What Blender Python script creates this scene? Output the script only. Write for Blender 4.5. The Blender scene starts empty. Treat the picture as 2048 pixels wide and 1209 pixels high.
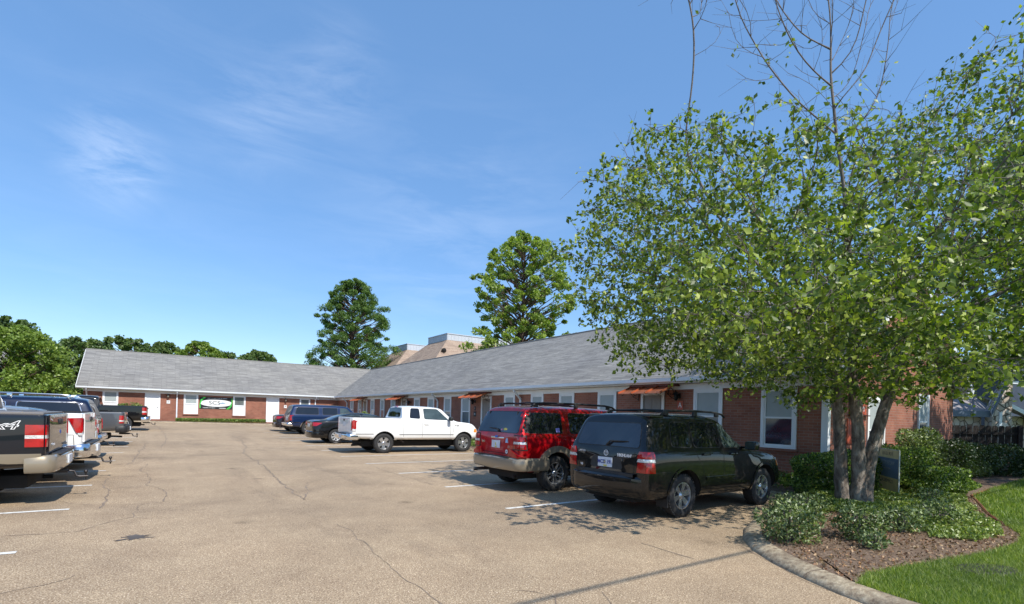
import bpy, bmesh, math, random
import numpy as np
from mathutils import Vector, Matrix
from mathutils.bvhtree import BVHTree
from mathutils.geometry import delaunay_2d_cdt
random.seed(7); np.random.seed(7)
R = math.radians
scene = bpy.context.scene
COL = scene.collection

# ------------------------------------------------------------------ camera frame (lot axes: x across, y along the right wing)
FPX = 1010.0; CAMZ = 1.55
_n = math.hypot(.565, .828)
FWD = (.565/_n, .828/_n); RGT = (FWD[1], -FWD[0])
def wpt(px, py, Y):
    """a point at depth Y metres in front of the camera"""
    phi = math.atan(.027); dx = px-1024; dy = py-830.5
    X = (dx*math.cos(phi)+dy*math.sin(phi))/FPX*Y
    Z = -(-dx*math.sin(phi)+dy*math.cos(phi))/FPX*Y
    return (FWD[0]*Y+RGT[0]*X, FWD[1]*Y+RGT[1]*X, CAMZ+Z)
def sstep(a, b, x):
    t = min(1., max(0., (x-a)/(b-a))); return t*t*(3-2*t)
def zg(u, v):
    """height of the paved lot: it rises gently towards the back"""
    return sstep(19, 47, v)*(.26-.013*max(-8, min(20, u)))

# ------------------------------------------------------------------ materials
MATS = {}
def nt(name):
    m = bpy.data.materials.new(name); m.use_nodes = True
    n = m.node_tree.nodes; l = m.node_tree.links
    return m, n, l, n['Principled BSDF']
def rgba(c): return (c[0], c[1], c[2], 1)
def ramp(n, stops):
    r = n.new('ShaderNodeValToRGB'); e = r.color_ramp.elements
    e[0].position, e[0].color = stops[0][0], rgba(stops[0][1])
    e[1].position, e[1].color = stops[-1][0], rgba(stops[-1][1])
    for p, c in stops[1:-1]:
        x = e.new(p); x.color = rgba(c)
    return r
def noise(n, l, scale, detail=3, rough=.55, coord='Object', stretch=None, dist=0):
    tc = n.new('ShaderNodeTexCoord'); tx = n.new('ShaderNodeTexNoise')
    tx.inputs['Scale'].default_value = scale; tx.inputs['Detail'].default_value = detail
    tx.inputs['Roughness'].default_value = rough; tx.inputs['Distortion'].default_value = dist
    if stretch:
        mp = n.new('ShaderNodeMapping'); mp.inputs['Scale'].default_value = stretch
        l.new(tc.outputs[coord], mp.inputs['Vector']); l.new(mp.outputs[0], tx.inputs['Vector'])
    else: l.new(tc.outputs[coord], tx.inputs['Vector'])
    return tx
def mixc(n, l, a, b, f, mode='MIX'):
    m = n.new('ShaderNodeMix'); m.data_type = 'RGBA'; m.blend_type = mode
    for s, v in (('A', a), ('B', b)):
        i = [q for q in m.inputs if q.name == s and q.type == 'RGBA'][0]
        if isinstance(v, tuple): i.default_value = rgba(v)
        else: l.new(v, i)
    if isinstance(f, (int, float)): m.inputs[0].default_value = f
    else: l.new(f, m.inputs[0])
    return [q for q in m.outputs if q.type == 'RGBA'][0]
def bump(n, l, h, b, strength=.3, dist=.01):
    bp = n.new('ShaderNodeBump'); bp.inputs['Strength'].default_value = strength
    bp.inputs['Distance'].default_value = dist
    l.new(h, bp.inputs['Height']); l.new(bp.outputs[0], b.inputs['Normal'])
def plain(name, c, rough=.5, metal=0, var=.12, scale=3, spec=.5, coat=0, bmp=0, alpha=None):
    if name in MATS: return MATS[name]
    m, n, l, b = nt(name)
    tx = noise(n, l, scale)
    d = tuple(x*(1-var) for x in c); e = tuple(min(1, x*(1+var)) for x in c)
    r = ramp(n, [(.3, d), (.7, e)]); l.new(tx.outputs[0], r.inputs[0]); l.new(r.outputs[0], b.inputs['Base Color'])
    b.inputs['Roughness'].default_value = rough; b.inputs['Metallic'].default_value = metal
    b.inputs['Specular IOR Level'].default_value = spec
    b.inputs['Coat Weight'].default_value = coat; b.inputs['Coat Roughness'].default_value = .03
    if bmp:
        t2 = noise(n, l, scale*12); bump(n, l, t2.outputs[0], b, bmp)
    MATS[name] = m; return m
def paint(name, c, rough=.35, flake=0.0, dust=.010):
    """car paint: coloured base under a clear coat, with a film of road dust low down"""
    m, n, l, b = nt(name)
    tc = n.new('ShaderNodeTexCoord'); sp = n.new('ShaderNodeSeparateXYZ'); l.new(tc.outputs['Object'], sp.inputs[0])
    mr = n.new('ShaderNodeMapRange'); mr.inputs[1].default_value = .95; mr.inputs[2].default_value = .25
    l.new(sp.outputs[2], mr.inputs[0])
    tx = noise(n, l, 6, 5); mu = n.new('ShaderNodeMath'); mu.operation = 'MULTIPLY'
    l.new(mr.outputs[0], mu.inputs[0]); l.new(tx.outputs[0], mu.inputs[1])
    m2 = n.new('ShaderNodeMath'); m2.operation = 'MULTIPLY'; m2.inputs[1].default_value = dust*8
    l.new(mu.outputs[0], m2.inputs[0]); m2.use_clamp = True
    l.new(mixc(n, l, c, (.22, .17, .12), m2.outputs[0]), b.inputs['Base Color'])
    b.inputs['Roughness'].default_value = rough; b.inputs['Metallic'].default_value = flake
    b.inputs['Coat Weight'].default_value = 1; b.inputs['Coat Roughness'].default_value = .025; b.inputs['Specular IOR Level'].default_value = .12
    big = noise(n, l, 1.7, 1); bump(n, l, big.outputs[0], b, .04, .02)
    MATS[name] = m; return m
BLACKP = paint('black_paint', (.003, .003, .0035), .45, dust=.003)
NAVYP = paint('dark_navy_paint', (.004, .006, .011), .45, dust=.003)
WHITEP = paint('white_paint', (.80, .80, .79), .4, dust=.02)
REDP = paint('red_paint', (.42, .004, .008), .32, .35)
BLUEP = paint('blue_paint', (.005, .018, .065), .35, .1)
BLUED = paint('deep_blue_paint', (.003, .008, .030), .35, .1)
SILVP = paint('silver_paint', (.42, .42, .40), .35, .7)
GREYP = paint('grey_paint', (.12, .125, .135), .35, .5)
TANP = paint('tan_trim_paint', (.27, .23, .17), .4, .25)
MAROONP = paint('black_maroon_paint', (.012, .006, .008), .3)
RUBBER = plain('tyre_rubber', (.022, .022, .023), .8, var=.25, scale=20, bmp=.15)
PLBLACK = plain('black_plastic', (.018, .018, .019), .55, var=.2, scale=14)
LINER = plain('wheel_well_liner', (.012, .012, .012), .9)
CHROME = plain('chrome', (.75, .75, .76), .12, 1, var=.05)
ALLOY = plain('alloy_rim', (.55, .56, .58), .25, .85, var=.08)
ALLOYD = plain('grey_alloy_rim', (.38, .39, .41), .3, .85, var=.08)
RIMWHITE = plain('light_hubcap', (.62, .63, .64), .3, .4, var=.08)
GLASSD = plain('privacy_glass', (.008, .010, .013), .03, 0, var=.2, spec=.8)
GLASSM = plain('tinted_glass', (.045, .065, .065), .03, 0, var=.5, scale=2.2, spec=.8)
GLASSB = plain('rear_glass', (.012, .016, .026), .04, 0, var=.2, spec=.9)
REDLENS = plain('red_lamp_lens', (.36, .004, .006), .15, 0, var=.3, scale=7, coat=1)
BADGE = plain('bright_badge', (.72, .73, .75), .35, .3, var=.03)
CLEARLENS = plain('clear_lamp_lens', (.72, .72, .72), .12, .3, var=.3, scale=40, coat=1)
AMBER = plain('amber_lamp_lens', (.8, .25, .03), .15, 0, coat=1)
PLATEM = plain('plate_white', (.62, .66, .72), .4, var=.1, scale=9)
PLATEBLUE = plain('plate_blue', (.03, .05, .25), .5)
HITCH = plain('hitch_steel', (.05, .045, .045), .45, .7, var=.3)
WTXT = plain('white_lettering', (.8, .8, .8), .5, var=.03)
BTXT = plain('black_lettering', (.02, .02, .02), .5)
YEL = plain('yellow_decal', (.6, .5, .08), .5)
BLUEDEC = plain('blue_decal', (.05, .14, .5), .5)

def brick_mat(name='brick'):
    m, n, l, b = nt(name)
    tc = n.new('ShaderNodeTexCoord'); bt = n.new('ShaderNodeTexBrick')
    l.new(tc.outputs['UV'], bt.inputs['Vector'])
    bt.inputs['Scale'].default_value = 1; bt.inputs['Brick Width'].default_value = .215
    bt.inputs['Row Height'].default_value = .075; bt.inputs['Mortar Size'].default_value = .006
    bt.inputs['Mortar Smooth'].default_value = .3; bt.inputs['Bias'].default_value = .0
    bt.inputs['Color1'].default_value = rgba((.255, .085, .052)); bt.inputs['Color2'].default_value = rgba((.38, .155, .098))
    bt.inputs['Mortar'].default_value = rgba((.30, .22, .18))
    b2 = n.new('ShaderNodeTexBrick'); l.new(tc.outputs['UV'], b2.inputs['Vector'])
    for k in ('Scale', 'Brick Width', 'Row Height'): b2.inputs[k].default_value = bt.inputs[k].default_value
    b2.inputs['Mortar Size'].default_value = 0; b2.inputs['Bias'].default_value = -.55
    b2.inputs['Color1'].default_value = rgba((1.05, 1.05, 1.05)); b2.inputs['Color2'].default_value = rgba((.34, .29, .29))
    tx = noise(n, l, .9, 4, coord='UV'); rr = ramp(n, [(.3, (.72, .70, .70)), (.7, (1.12, 1.10, 1.06))]); l.new(tx.outputs[0], rr.inputs[0])
    c1 = mixc(n, l, bt.outputs[0], b2.outputs[0], 1, 'MULTIPLY'); c2 = mixc(n, l, c1, rr.outputs[0], 1, 'MULTIPLY')
    l.new(c2, b.inputs['Base Color']); b.inputs['Roughness'].default_value = .9
    bump(n, l, bt.outputs['Fac'], b, -.5, .01)
    MATS[name] = m; return m
BRICK = brick_mat()
def shingle_mat(name, a, c2, w=.9, h=.145):
    m, n, l, b = nt(name)
    tc = n.new('ShaderNodeTexCoord'); bt = n.new('ShaderNodeTexBrick'); l.new(tc.outputs['UV'], bt.inputs['Vector'])
    bt.offset = .37; bt.offset_frequency = 2
    bt.inputs['Scale'].default_value = 1; bt.inputs['Brick Width'].default_value = w
    bt.inputs['Row Height'].default_value = h; bt.inputs['Mortar Size'].default_value = .010
    bt.inputs['Mortar Smooth'].default_value = .6; bt.inputs['Bias'].default_value = 0
    bt.inputs['Color1'].default_value = rgba(a); bt.inputs['Color2'].default_value = rgba(c2)
    bt.inputs['Mortar'].default_value = rgba(tuple(x*.45 for x in a))
    tx = noise(n, l, 1, 5, .7, coord='UV', stretch=(1.1, 7, 1)); rr = ramp(n, [(.28, (.70, .70, .71)), (.72, (1.32, 1.31, 1.28))]); l.new(tx.outputs[0], rr.inputs[0])
    t3 = noise(n, l, .35, 3, coord='UV'); r3 = ramp(n, [(.3, (.88, .88, .90)), (.7, (1.08, 1.07, 1.05))]); l.new(t3.outputs[0], r3.inputs[0])
    t4 = noise(n, l, 55, 2, coord='UV'); r4 = ramp(n, [(.25, (.72, .72, .72)), (.75, (1.25, 1.25, 1.25))]); l.new(t4.outputs[0], r4.inputs[0])
    c = mixc(n, l, bt.outputs[0], rr.outputs[0], 1, 'MULTIPLY'); c = mixc(n, l, c, r3.outputs[0], 1, 'MULTIPLY'); c = mixc(n, l, c, r4.outputs[0], .8, 'MULTIPLY')
    l.new(c, b.inputs['Base Color']); b.inputs['Roughness'].default_value = .95; b.inputs['Specular IOR Level'].default_value = .2
    bump(n, l, tx.outputs[0], b, .5, .02)
    MATS[name] = m; return m
SHINGLE = shingle_mat('grey_shingles', (.200, .195, .186), (.268, .262, .250))
SHINGLEB = shingle_mat('brown_shingles', (.30, .22, .17), (.40, .31, .24))
SHINGLEH = shingle_mat('house_shingles', (.26, .24, .25), (.36, .33, .34), .5, .14)
TRIM = plain('white_trim', (.78, .79, .80), .45, var=.05, scale=1.5)
TRIMB = plain('white_gutter', (.72, .76, .80), .35, var=.06, scale=1.2)
PANE = plain('window_pane', (.16, .18, .18), .08, 0, var=.35, scale=.8, spec=.8)
PANED = plain('dark_window_pane', (.02, .025, .035), .06, 0, var=.4, spec=.8)
BLIND = plain('window_blind', (.36, .40, .40), .6, var=.05)
DOORM = plain('grey_brown_door', (.24, .215, .20), .5, var=.06)
DOORW = plain('white_door', (.80, .81, .82), .45, var=.03)
COPPER = plain('copper_awning', (.50, .17, .08), .42, .65, var=.25, scale=4)
COPPERD = plain('aged_copper', (.16, .06, .045), .6, .4, var=.3)
IRON = plain('black_iron', (.012, .012, .013), .5, .3)
LAMPG = plain('lantern_glass', (.25, .24, .2), .1)
SIGNBLK = plain('black_sign_board', (.02, .02, .022), .5)
SIGNRED = plain('red_sign_board', (.45, .085, .04), .55, var=.15, scale=6)
SIGNWHT = plain('white_sign_board', (.7, .7, .7), .5)

# ------------------------------------------------------------------ mesh helpers
def uvproj(me):
    uv = me.uv_layers.new(name='UVMap').data
    co = [v.co for v in me.vertices]
    for p in me.polygons:
        nn = p.normal
        t = Vector((-nn.y, nn.x, 0))
        if t.length < 1e-3: t = Vector((1, 0, 0))
        t.normalize(); b = nn.cross(t)
        if b.z < 0: b = -b
        for li in p.loop_indices:
            c = co[me.loops[li].vertex_index]
            uv[li].uv = (c.dot(t), c.dot(b))
class MB:
    def __init__(s): s.v = []; s.f = []
    def add(s, vs, fs):
        o = len(s.v); s.v += [tuple(x) for x in vs]; s.f += [tuple(i+o for i in f) for f in fs]; return s
    def box(s, x0, y0, z0, x1, y1, z1, M=None):
        vs = [Vector((x, y, z)) for z in (z0, z1) for y in (y0, y1) for x in (x0, x1)]
        if M: vs = [M @ q for q in vs]
        return s.add(vs, [(0, 2, 3, 1), (4, 5, 7, 6), (0, 1, 5, 4), (2, 6, 7, 3), (0, 4, 6, 2), (1, 3, 7, 5)])
    def bbox(s, x0, y0, z0, x1, y1, z1, b=.02, M=None):
        """box with chamfered edges"""
        b = min(b, (x1-x0)*.45, (y1-y0)*.45, (z1-z0)*.45)
        bm = bmesh.new(); bmesh.ops.create_cube(bm, size=1)
        for q in bm.verts: q.co = Vector(((x0+x1)/2+q.co.x*(x1-x0), (y0+y1)/2+q.co.y*(y1-y0), (z0+z1)/2+q.co.z*(z1-z0)))
        bmesh.ops.bevel(bm, geom=bm.edges[:], offset=b, segments=2, affect='EDGES', profile=.6)
        bm.verts.index_update()
        vs = [(M @ q.co if M else q.co.copy()) for q in bm.verts]; fs = [tuple(q.index for q in f.verts) for f in bm.faces]; bm.free()
        return s.add(vs, fs)
    def tube(s, pts, r, n=8, cap=True):
        pts = [Vector(p) for p in pts]; rr = r if isinstance(r, (list, tuple)) else [r]*len(pts)
        prev = None; o = len(s.v)
        for i, p in enumerate(pts):
            d = (pts[min(i+1, len(pts)-1)]-pts[max(i-1, 0)]).normalized()
            a = prev if prev is not None else (Vector((0, 0, 1)) if abs(d.z) < .9 else Vector((1, 0, 0)))
            x = (a-d*a.dot(d)).normalized(); prev = x; y = d.cross(x)
            for k in range(n):
                t = 2*math.pi*k/n; s.v.append(tuple(p+(x*math.cos(t)+y*math.sin(t))*rr[i]))
        for i in range(len(pts)-1):
            for k in range(n):
                a = o+i*n+k; b = o+i*n+(k+1) % n; s.f.append((a, b, b+n, a+n))
        if cap:
            s.f.append(tuple(o+k for k in range(n))[::-1]); s.f.append(tuple(o+(len(pts)-1)*n+k for k in range(n)))
        return s
    def lathe(s, prof, n=24, M=None, axis='y'):
        """prof = [(radius, along)], turned about the y (or z) axis"""
        o = len(s.v)
        for r, a in prof:
            for k in range(n):
                t = 2*math.pi*k/n
                p = Vector((r*math.cos(t), a, r*math.sin(t))) if axis == 'y' else Vector((r*math.cos(t), r*math.sin(t), a))
                s.v.append(tuple(M @ p if M else p))
        for i in range(len(prof)-1):
            for k in range(n):
                a = o+i*n+k; b = o+i*n+(k+1) % n; s.f.append((a, b, b+n, a+n))
        return s
    def prism(s, poly, z0, z1, axis='z'):
        m = len(poly)
        def P(a, b, c): return {'z': (a, b, c), 'y': (a, c, b), 'x': (c, a, b)}[axis]
        vs = [P(a, b, z0) for a, b in poly]+[P(a, b, z1) for a, b in poly]
        return s.add(vs, [tuple(range(m))[::-1], tuple(range(m, 2*m))]+[(i, (i+1) % m, (i+1) % m+m, i+m) for i in range(m)])
    def build(s, name, mat, parent=None, smooth=False, uv=False, loc=None, rotz=None):
        me = bpy.data.meshes.new(name); me.from_pydata(s.v, [], s.f); me.update()
        return finish(me, name, mat, parent, smooth, uv, loc, rotz)
def finish(me, name, mat, parent=None, smooth=False, uv=False, loc=None, rotz=None, fixn=True):
    if fixn:
        bm = bmesh.new(); bm.from_mesh(me); bmesh.ops.recalc_face_normals(bm, faces=bm.faces[:]); bm.to_mesh(me); bm.free()
    for m in (mat if isinstance(mat, (list, tuple)) else [mat]): me.materials.append(m)
    if smooth:
        me.polygons.foreach_set('use_smooth', [True]*len(me.polygons)); me.set_sharp_from_angle(angle=R(38))
    if uv: uvproj(me)
    o = bpy.data.objects.new(name, me); COL.objects.link(o)
    if parent: o.parent = parent
    if loc: o.location = loc
    if rotz is not None: o.rotation_euler = (0, 0, rotz)
    return o
def tag(o, label=None, cat=None, group=None, kind=None):
    if label: o['label'] = label
    if cat: o['category'] = cat
    if group: o['group'] = group
    if kind: o['kind'] = kind
    return o
def empty(name, loc, rz=0, rot=None):
    o = bpy.data.objects.new(name, None); COL.objects.link(o); o.location = loc
    o.rotation_euler = rot or (0, 0, rz); o.empty_display_size = .3
    return o
def copy_tree(o, parent=None):
    c = o.copy(); COL.objects.link(c); c.parent = parent
    for ch in list(o.children): copy_tree(ch, c)
    return c
def npmesh(name, verts, faces, mat, parent=None, smooth=False):
    """verts (N,3); faces (M,k) all the same size"""
    me = bpy.data.meshes.new(name); k = faces.shape[1]
    me.vertices.add(len(verts)); me.vertices.foreach_set('co', np.asarray(verts, np.float32).ravel())
    me.loops.add(faces.size); me.loops.foreach_set('vertex_index', faces.astype(np.int32).ravel())
    me.polygons.add(len(faces)); me.polygons.foreach_set('loop_start', np.arange(0, faces.size, k, dtype=np.int32))
    me.polygons.foreach_set('loop_total', np.full(len(faces), k, np.int32))
    me.update(calc_edges=True); me.validate()
    if smooth: me.polygons.foreach_set('use_smooth', [True]*len(me.polygons))
    me.materials.append(mat)
    o = bpy.data.objects.new(name, me); COL.objects.link(o)
    if parent: o.parent = parent
    return o
def evaluated(me, mods):
    """mesh -> mesh with modifiers applied; mods = function(obj)"""
    o = bpy.data.objects.new('tmp', me); COL.objects.link(o); mods(o)
    bpy.context.view_layer.update(); dg = bpy.context.evaluated_depsgraph_get()
    r = bpy.data.meshes.new_from_object(o.evaluated_get(dg)); bpy.data.objects.remove(o); return r
def text(s, size, mat, M, parent=None, name='lettering', ext=.002, width=1.0, bold=0, shear=0):
    cu = bpy.data.curves.new('t', 'FONT'); cu.body = s; cu.size = size; cu.extrude = ext
    cu.align_x = 'CENTER'; cu.align_y = 'CENTER'; cu.offset = bold; cu.shear = shear; cu.resolution_u = 3
    o = bpy.data.objects.new('tt', cu); COL.objects.link(o); bpy.context.view_layer.update()
    me = bpy.data.meshes.new_from_object(o.evaluated_get(bpy.context.evaluated_depsgraph_get()))
    bpy.data.objects.remove(o); bpy.data.curves.remove(cu)
    me.transform(M @ Matrix.Diagonal((width, 1, 1, 1))); me.materials.clear()
    return finish(me, name, mat, parent, fixn=False)
def frame(origin, xdir, ydir):
    x = Vector(xdir).normalized(); y = Vector(ydir).normalized(); z = x.cross(y)
    return Matrix.Translation(origin) @ Matrix((x, y, z)).transposed().to_4x4()
# ------------------------------------------------------------------ vehicles
def chaikin(p, k=2, closed=True):
    for _ in range(k):
        q = []; n = len(p)
        for i in range(n if closed else n-1):
            a = p[i]; b = p[(i+1) % n]
            q += [(a[0]*.78+b[0]*.22, a[1]*.78+b[1]*.22), (a[0]*.22+b[0]*.78, a[1]*.22+b[1]*.78)]
        p = q
    return p
def rpoly(p, r):
    out = []; n = len(p)
    for i in range(n):
        a = Vector(p[i-1]); b = Vector(p[i]); c = Vector(p[(i+1) % n])
        q = min(r, (a-b).length*.42, (c-b).length*.42)
        s = b+(a-b).normalized()*q; e = b+(c-b).normalized()*q
        for t in (0, .25, .5, .75, 1): out.append(tuple(s*(1-t)**2+b*2*t*(1-t)+e*t*t))
    return out
def grow(p, d):
    n = len(p); ar = sum(p[i][0]*p[(i+1) % n][1]-p[(i+1) % n][0]*p[i][1] for i in range(n)); s = 1 if ar > 0 else -1
    out = []
    for i in range(n):
        a = Vector(p[i-1]); b = Vector(p[i]); c = Vector(p[(i+1) % n])
        e1 = (b-a); e2 = (c-b)
        if e1.length < 1e-9 or e2.length < 1e-9: out.append(tuple(b)); continue
        e1.normalize(); e2.normalize()
        nn = Vector((e1.y+e2.y, -e1.x-e2.x))*s
        if nn.length < 1e-6: out.append(tuple(b)); continue
        nn.normalize(); out.append((b.x+nn.x*d, b.y+nn.y*d))
    return out
class Car:
    def __init__(s, name, label, cat, loc, heading, st, paint, wheels, wr, tw=.235, W=1.85, bed=None, group=None, rim=None, rimmat=None, tyre_side=None):
        s.root = empty(name, loc, heading); tag(s.root, label, cat, group)
        s.W = W; s.paint = paint
        hw = W/2
        rows = []
        for k in st: rows.append(s.section(*k[1:], x=k[0]) if not isinstance(k, dict) else s.section(**k))
        V = []; n = len(rows[0]); full = 2*n-2
        for r in rows:
            half = r
            ring = list(half)+[(x, -y, z) for x, y, z in half[1:-1][::-1]]
            V += ring
        F = []
        for i in range(len(rows)-1):
            for k in range(full):
                a = i*full+k; b = i*full+(k+1) % full; F.append((a, b, b+full, a+full))
        F.append(tuple(range(full))[::-1]); F.append(tuple((len(rows)-1)*full+k for k in range(full)))
        me = bpy.data.meshes.new('b'); me.from_pydata(V, [], F); me.update()
        bm = bmesh.new(); bm.from_mesh(me); bmesh.ops.recalc_face_normals(bm, faces=bm.faces[:]); bm.to_mesh(me); bm.free()
        me.polygons.foreach_set('use_smooth', [True]*len(me.polygons))
        def sub(o):
            m = o.modifiers.new('s', 'SUBSURF'); m.levels = 2; m.render_levels = 2
        me = evaluated(me, sub)
        me.materials.clear(); me.materials.append(paint)
        s.cut = []
        c = MB()
        for wx in wheels: 
            for sg in (-1, 1):
                y0, y1 = sg*(hw-.30), sg*(hw+.4)
                m = 28; pr = [(wx+(wr+.055)*math.cos(2*math.pi*k/m), wr+.02+(wr+.055)*math.sin(2*math.pi*k/m)) for k in range(m)]
                c.prism(pr, min(y0, y1), max(y0, y1), 'y')
        s.bvh = BVHTree.FromPolygons([v.co for v in me.vertices], [p.vertices for p in me.polygons])
        if bed:
            c.box(*bed)
        cm = bpy.data.meshes.new('c'); cm.from_pydata(c.v, [], c.f); cm.update(); cm.materials.append(LINER)
        bm = bmesh.new(); bm.from_mesh(cm); bmesh.ops.recalc_face_normals(bm, faces=bm.faces[:]); bm.to_mesh(cm); bm.free()
        co = bpy.data.objects.new('cut', cm); COL.objects.link(co)
        def bo(o):
            m = o.modifiers.new('b', 'BOOLEAN'); m.operation = 'DIFFERENCE'; m.object = co; m.solver = 'EXACT'
            m.material_mode = 'TRANSFER'
        me2 = evaluated(me, bo); bpy.data.objects.remove(co)
        me2.polygons.foreach_set('use_smooth', [True]*len(me2.polygons)); me2.set_sharp_from_angle(angle=R(42))
        me2.name = 'body'
        ob = bpy.data.objects.new('body', me2); COL.objects.link(ob); ob.parent = s.root; s.body = ob
        # wheels
        first = s.wheel(wr, tw, rim or 'six', rimmat or ALLOY, tyre_side)
        k = 0
        for wx in wheels:
            for sg in (-1, 1):
                w = first if k == 0 else copy_tree(first, s.root)
                w.location = (wx, sg*(hw-.035-tw/2), wr); w.rotation_euler = (0, 0.4*k, 0 if sg > 0 else math.pi); k += 1
        # chassis
        ch = MB(); x0, x1 = wheels
        ch.bbox(x0-.75, -hw+.38, .24, x1+.5, hw-.38, .45, .05)
        ch.tube([(x0, -hw+.2, wr), (x0, hw-.2, wr)], .06, 8); ch.lathe([(.01, -.02), (.13, -.0), (.13, .02), (.01, .14)], 10, Matrix.Translation((x0, 0, wr)))
        ch.tube([(x1, -hw+.2, wr), (x1, hw-.2, wr)], .05, 8)
        ch.tube([(x0-.2, -.35, .33), (.35, -.5, .30), (.12, -.5, .29)], .035, 8)
        ch.build('undercarriage', LINER, s.root, True)
    def section(s, kind, zb, zs, zt, w, ws, wt=0, sl=0, x=0, zw=None):
        """one cross-section: (x,y,z) from bottom centre round to top centre"""
        if zw is None: zw = zs
        zm = zb+(zs-zb)*.52
        p = [(0, zb), (w*.72, zb), (w-.05, zb+.03), (w-.005, zb+.16), (w, zm), (ws, zs-.03)]
        if kind == 'C': p += [(ws-.045, zs+.035), (wt+.008, zt-.17), (wt-.05, zt-.035), (wt*.55, zt), (0, zt+.012)]
        elif kind == 'B': p += [(ws-.003, zt-.02), (ws-.012, zt-.008), (ws-.05, zt), (ws*.55, zt), (0, zt)]
        else: p += [(ws-.03, zs+(zt-zs)*.35), (ws*.86, zs+(zt-zs)*.75), (ws*.7, zt-.01), (ws*.4, zt+.012), (0, zt+.02)]
        return [(x+sl*max(0, z-zs), y, z) for y, z in p]
    def wheel(s, r, tw, style, rm, side=None):
        t = MB(); h = tw/2; ri = r*.63
        t.lathe([(ri, h-.035), (ri+.01, h-.01), (ri+.03, h), (r-.06, h), (r-.025, h-.012), (r-.006, h-.035), (r, h-.06), (r, -h+.06), (r-.02, -h+.02), (r-.06, -h), (ri, -h+.02)], 40)
        for k in range(40):           # tread blocks on the shoulders
            a = 2*math.pi*k/40
            M = Matrix.Rotation(a, 4, 'Y')
            t.box(r-.014, h-.055, -.014, r+.003, h-.018, .014, M)
        w = t.build('wheel', RUBBER, s.root, True)
        m = MB(); o = h-.03
        m.lathe([(ri+.004, o-.005), (ri-.002, o+.012), (ri-.016, o+.012), (ri-.022, o-.01), (ri-.035, o-.07), (ri-.03, -h+.03)], 36)
        hub = r*.16
        m.lathe([(hub*1.15, o-.09), (hub*1.15, o-.02), (hub, o-.008), (hub*.55, o+.004), (hub*.5, o+.010), (.001, o+.012)], 20)
        N = {'six': 6, 'seven': 7, 'five': 5, 'double': 5, 'steel': 5}[style]
        for k in range(N):
            a = 2*math.pi*(k+.25)/N
            M = Matrix.Rotation(a, 4, 'Y')
            def spoke(z0a, z0b, z1a, z1b):
                ri2 = ri-.02; th = .028
                vs = [(hub*.8, o-.015, z0a), (hub*.8, o-.015, z0b), (ri2, o-.002, z1b), (ri2, o-.002, z1a), (hub*.8, o-.015-th, z0a), (hub*.8, o-.015-th, z0b), (ri2, o-.03-th, z1b), (ri2, o-.03-th, z1a)]
                mid = [( (hub+ri2)/2, o-.024, (z0a+z1a)/2), ((hub+ri2)/2, o-.024, (z0b+z1b)/2)]
                m.add([M @ Vector(q) for q in vs], [(0, 1, 2, 3), (7, 6, 5, 4), (0, 4, 5, 1), (1, 5, 6, 2), (2, 6, 7, 3), (3, 7, 4, 0)])
            if style == 'six': spoke(-.030, .030, -.047, .047)
            elif style == 'seven': spoke(-.020, .020, -.033, .033)
            elif style == 'five': spoke(-.035, .035, -.055, .055)
            elif style == 'double': spoke(-.034, -.008, -.062, -.030); spoke(.008, .034, .030, .062)
            else: spoke(-.055, .055, -.075, .075)
            m.lathe([(.012, o-.02), (.012, o-.004), (.001, o-.003)], 6, M @ Matrix.Translation((hub*.72, 0, 0)))
        rimo = m.build('rim', rm, w, True)
        d = MB(); d.lathe([(.001, o-.10), (ri-.03, o-.10), (ri-.03, o-.12)], 24); d.build('brake_disc', LINER, w, True)
        return w
    # ---- things pressed onto the body surface
    def hit(s, a, b, axis):
        if axis in ('l', 'r'):
            sg = 1 if axis == 'l' else -1; o = Vector((a, 3*sg, b)); d = Vector((0, -sg, 0))
        elif axis == 'b': o = Vector((-3, a, b)); d = Vector((1, 0, 0))
        elif axis == 'f': o = Vector((9, a, b)); d = Vector((-1, 0, 0))
        else: o = Vector((a, b, 4)); d = Vector((0, 0, -1))
        p, n, i, dd = s.bvh.ray_cast(o, d)
        if p is None:
            p, n, i, dd = s.bvh.find_nearest(o+d*(3-.9 if axis in 'lr' else 3))
        if n.dot(d) > 0: n = -n
        return p, n
    def patch(s, name, poly, axis, mat, off=.004, round_=2, step=.09, thick=0, parent=None, holes=None):
        if round_: poly = rpoly(poly, .035*round_)
        # resample the outline
        pts = []
        for i in range(len(poly)):
            a = Vector(poly[i]); b = Vector(poly[(i+1) % len(poly)]); m = max(1, int((b-a).length/step))
            for k in range(m): pts.append(a+(b-a)*k/m)
        nb = len(pts)
        xs = [p.x for p in pts]; ys = [p.y for p in pts]
        inner = []
        x = min(xs)+step*.5
        while x < max(xs):
            y = min(ys)+step*.5
            while y < max(ys):
                c = False; j = nb-1; near = False
                for i in range(nb):
                    a, b = pts[i], pts[j]
                    if (a.y > y) != (b.y > y) and x < (b.x-a.x)*(y-a.y)/(b.y-a.y)+a.x: c = not c
                    if abs(a.x-x)+abs(a.y-y) < step*.35: near = True
                    j = i
                if c and not near: inner.append(Vector((x, y)))
                y += step
            x += step
        vv, ee, ff, _, _, _ = delaunay_2d_cdt(pts+inner, [(i, (i+1) % nb) for i in range(nb)], [], 1, 1e-5)
        out = []; low = []
        for p in vv:
            q, n = s.hit(p.x, p.y, axis)
            out.append(q+n*(off+thick)); low.append(q-n*.004)
        m = MB(); m.add(out, [tuple(f) for f in ff])
        cnt = {}
        for f in ff:
            for i in range(len(f)):
                e = (f[i], f[(i+1) % len(f)]); cnt[tuple(sorted(e))] = cnt.get(tuple(sorted(e)), 0)+1
        o = len(out); m.v += [tuple(q) for q in low]
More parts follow.
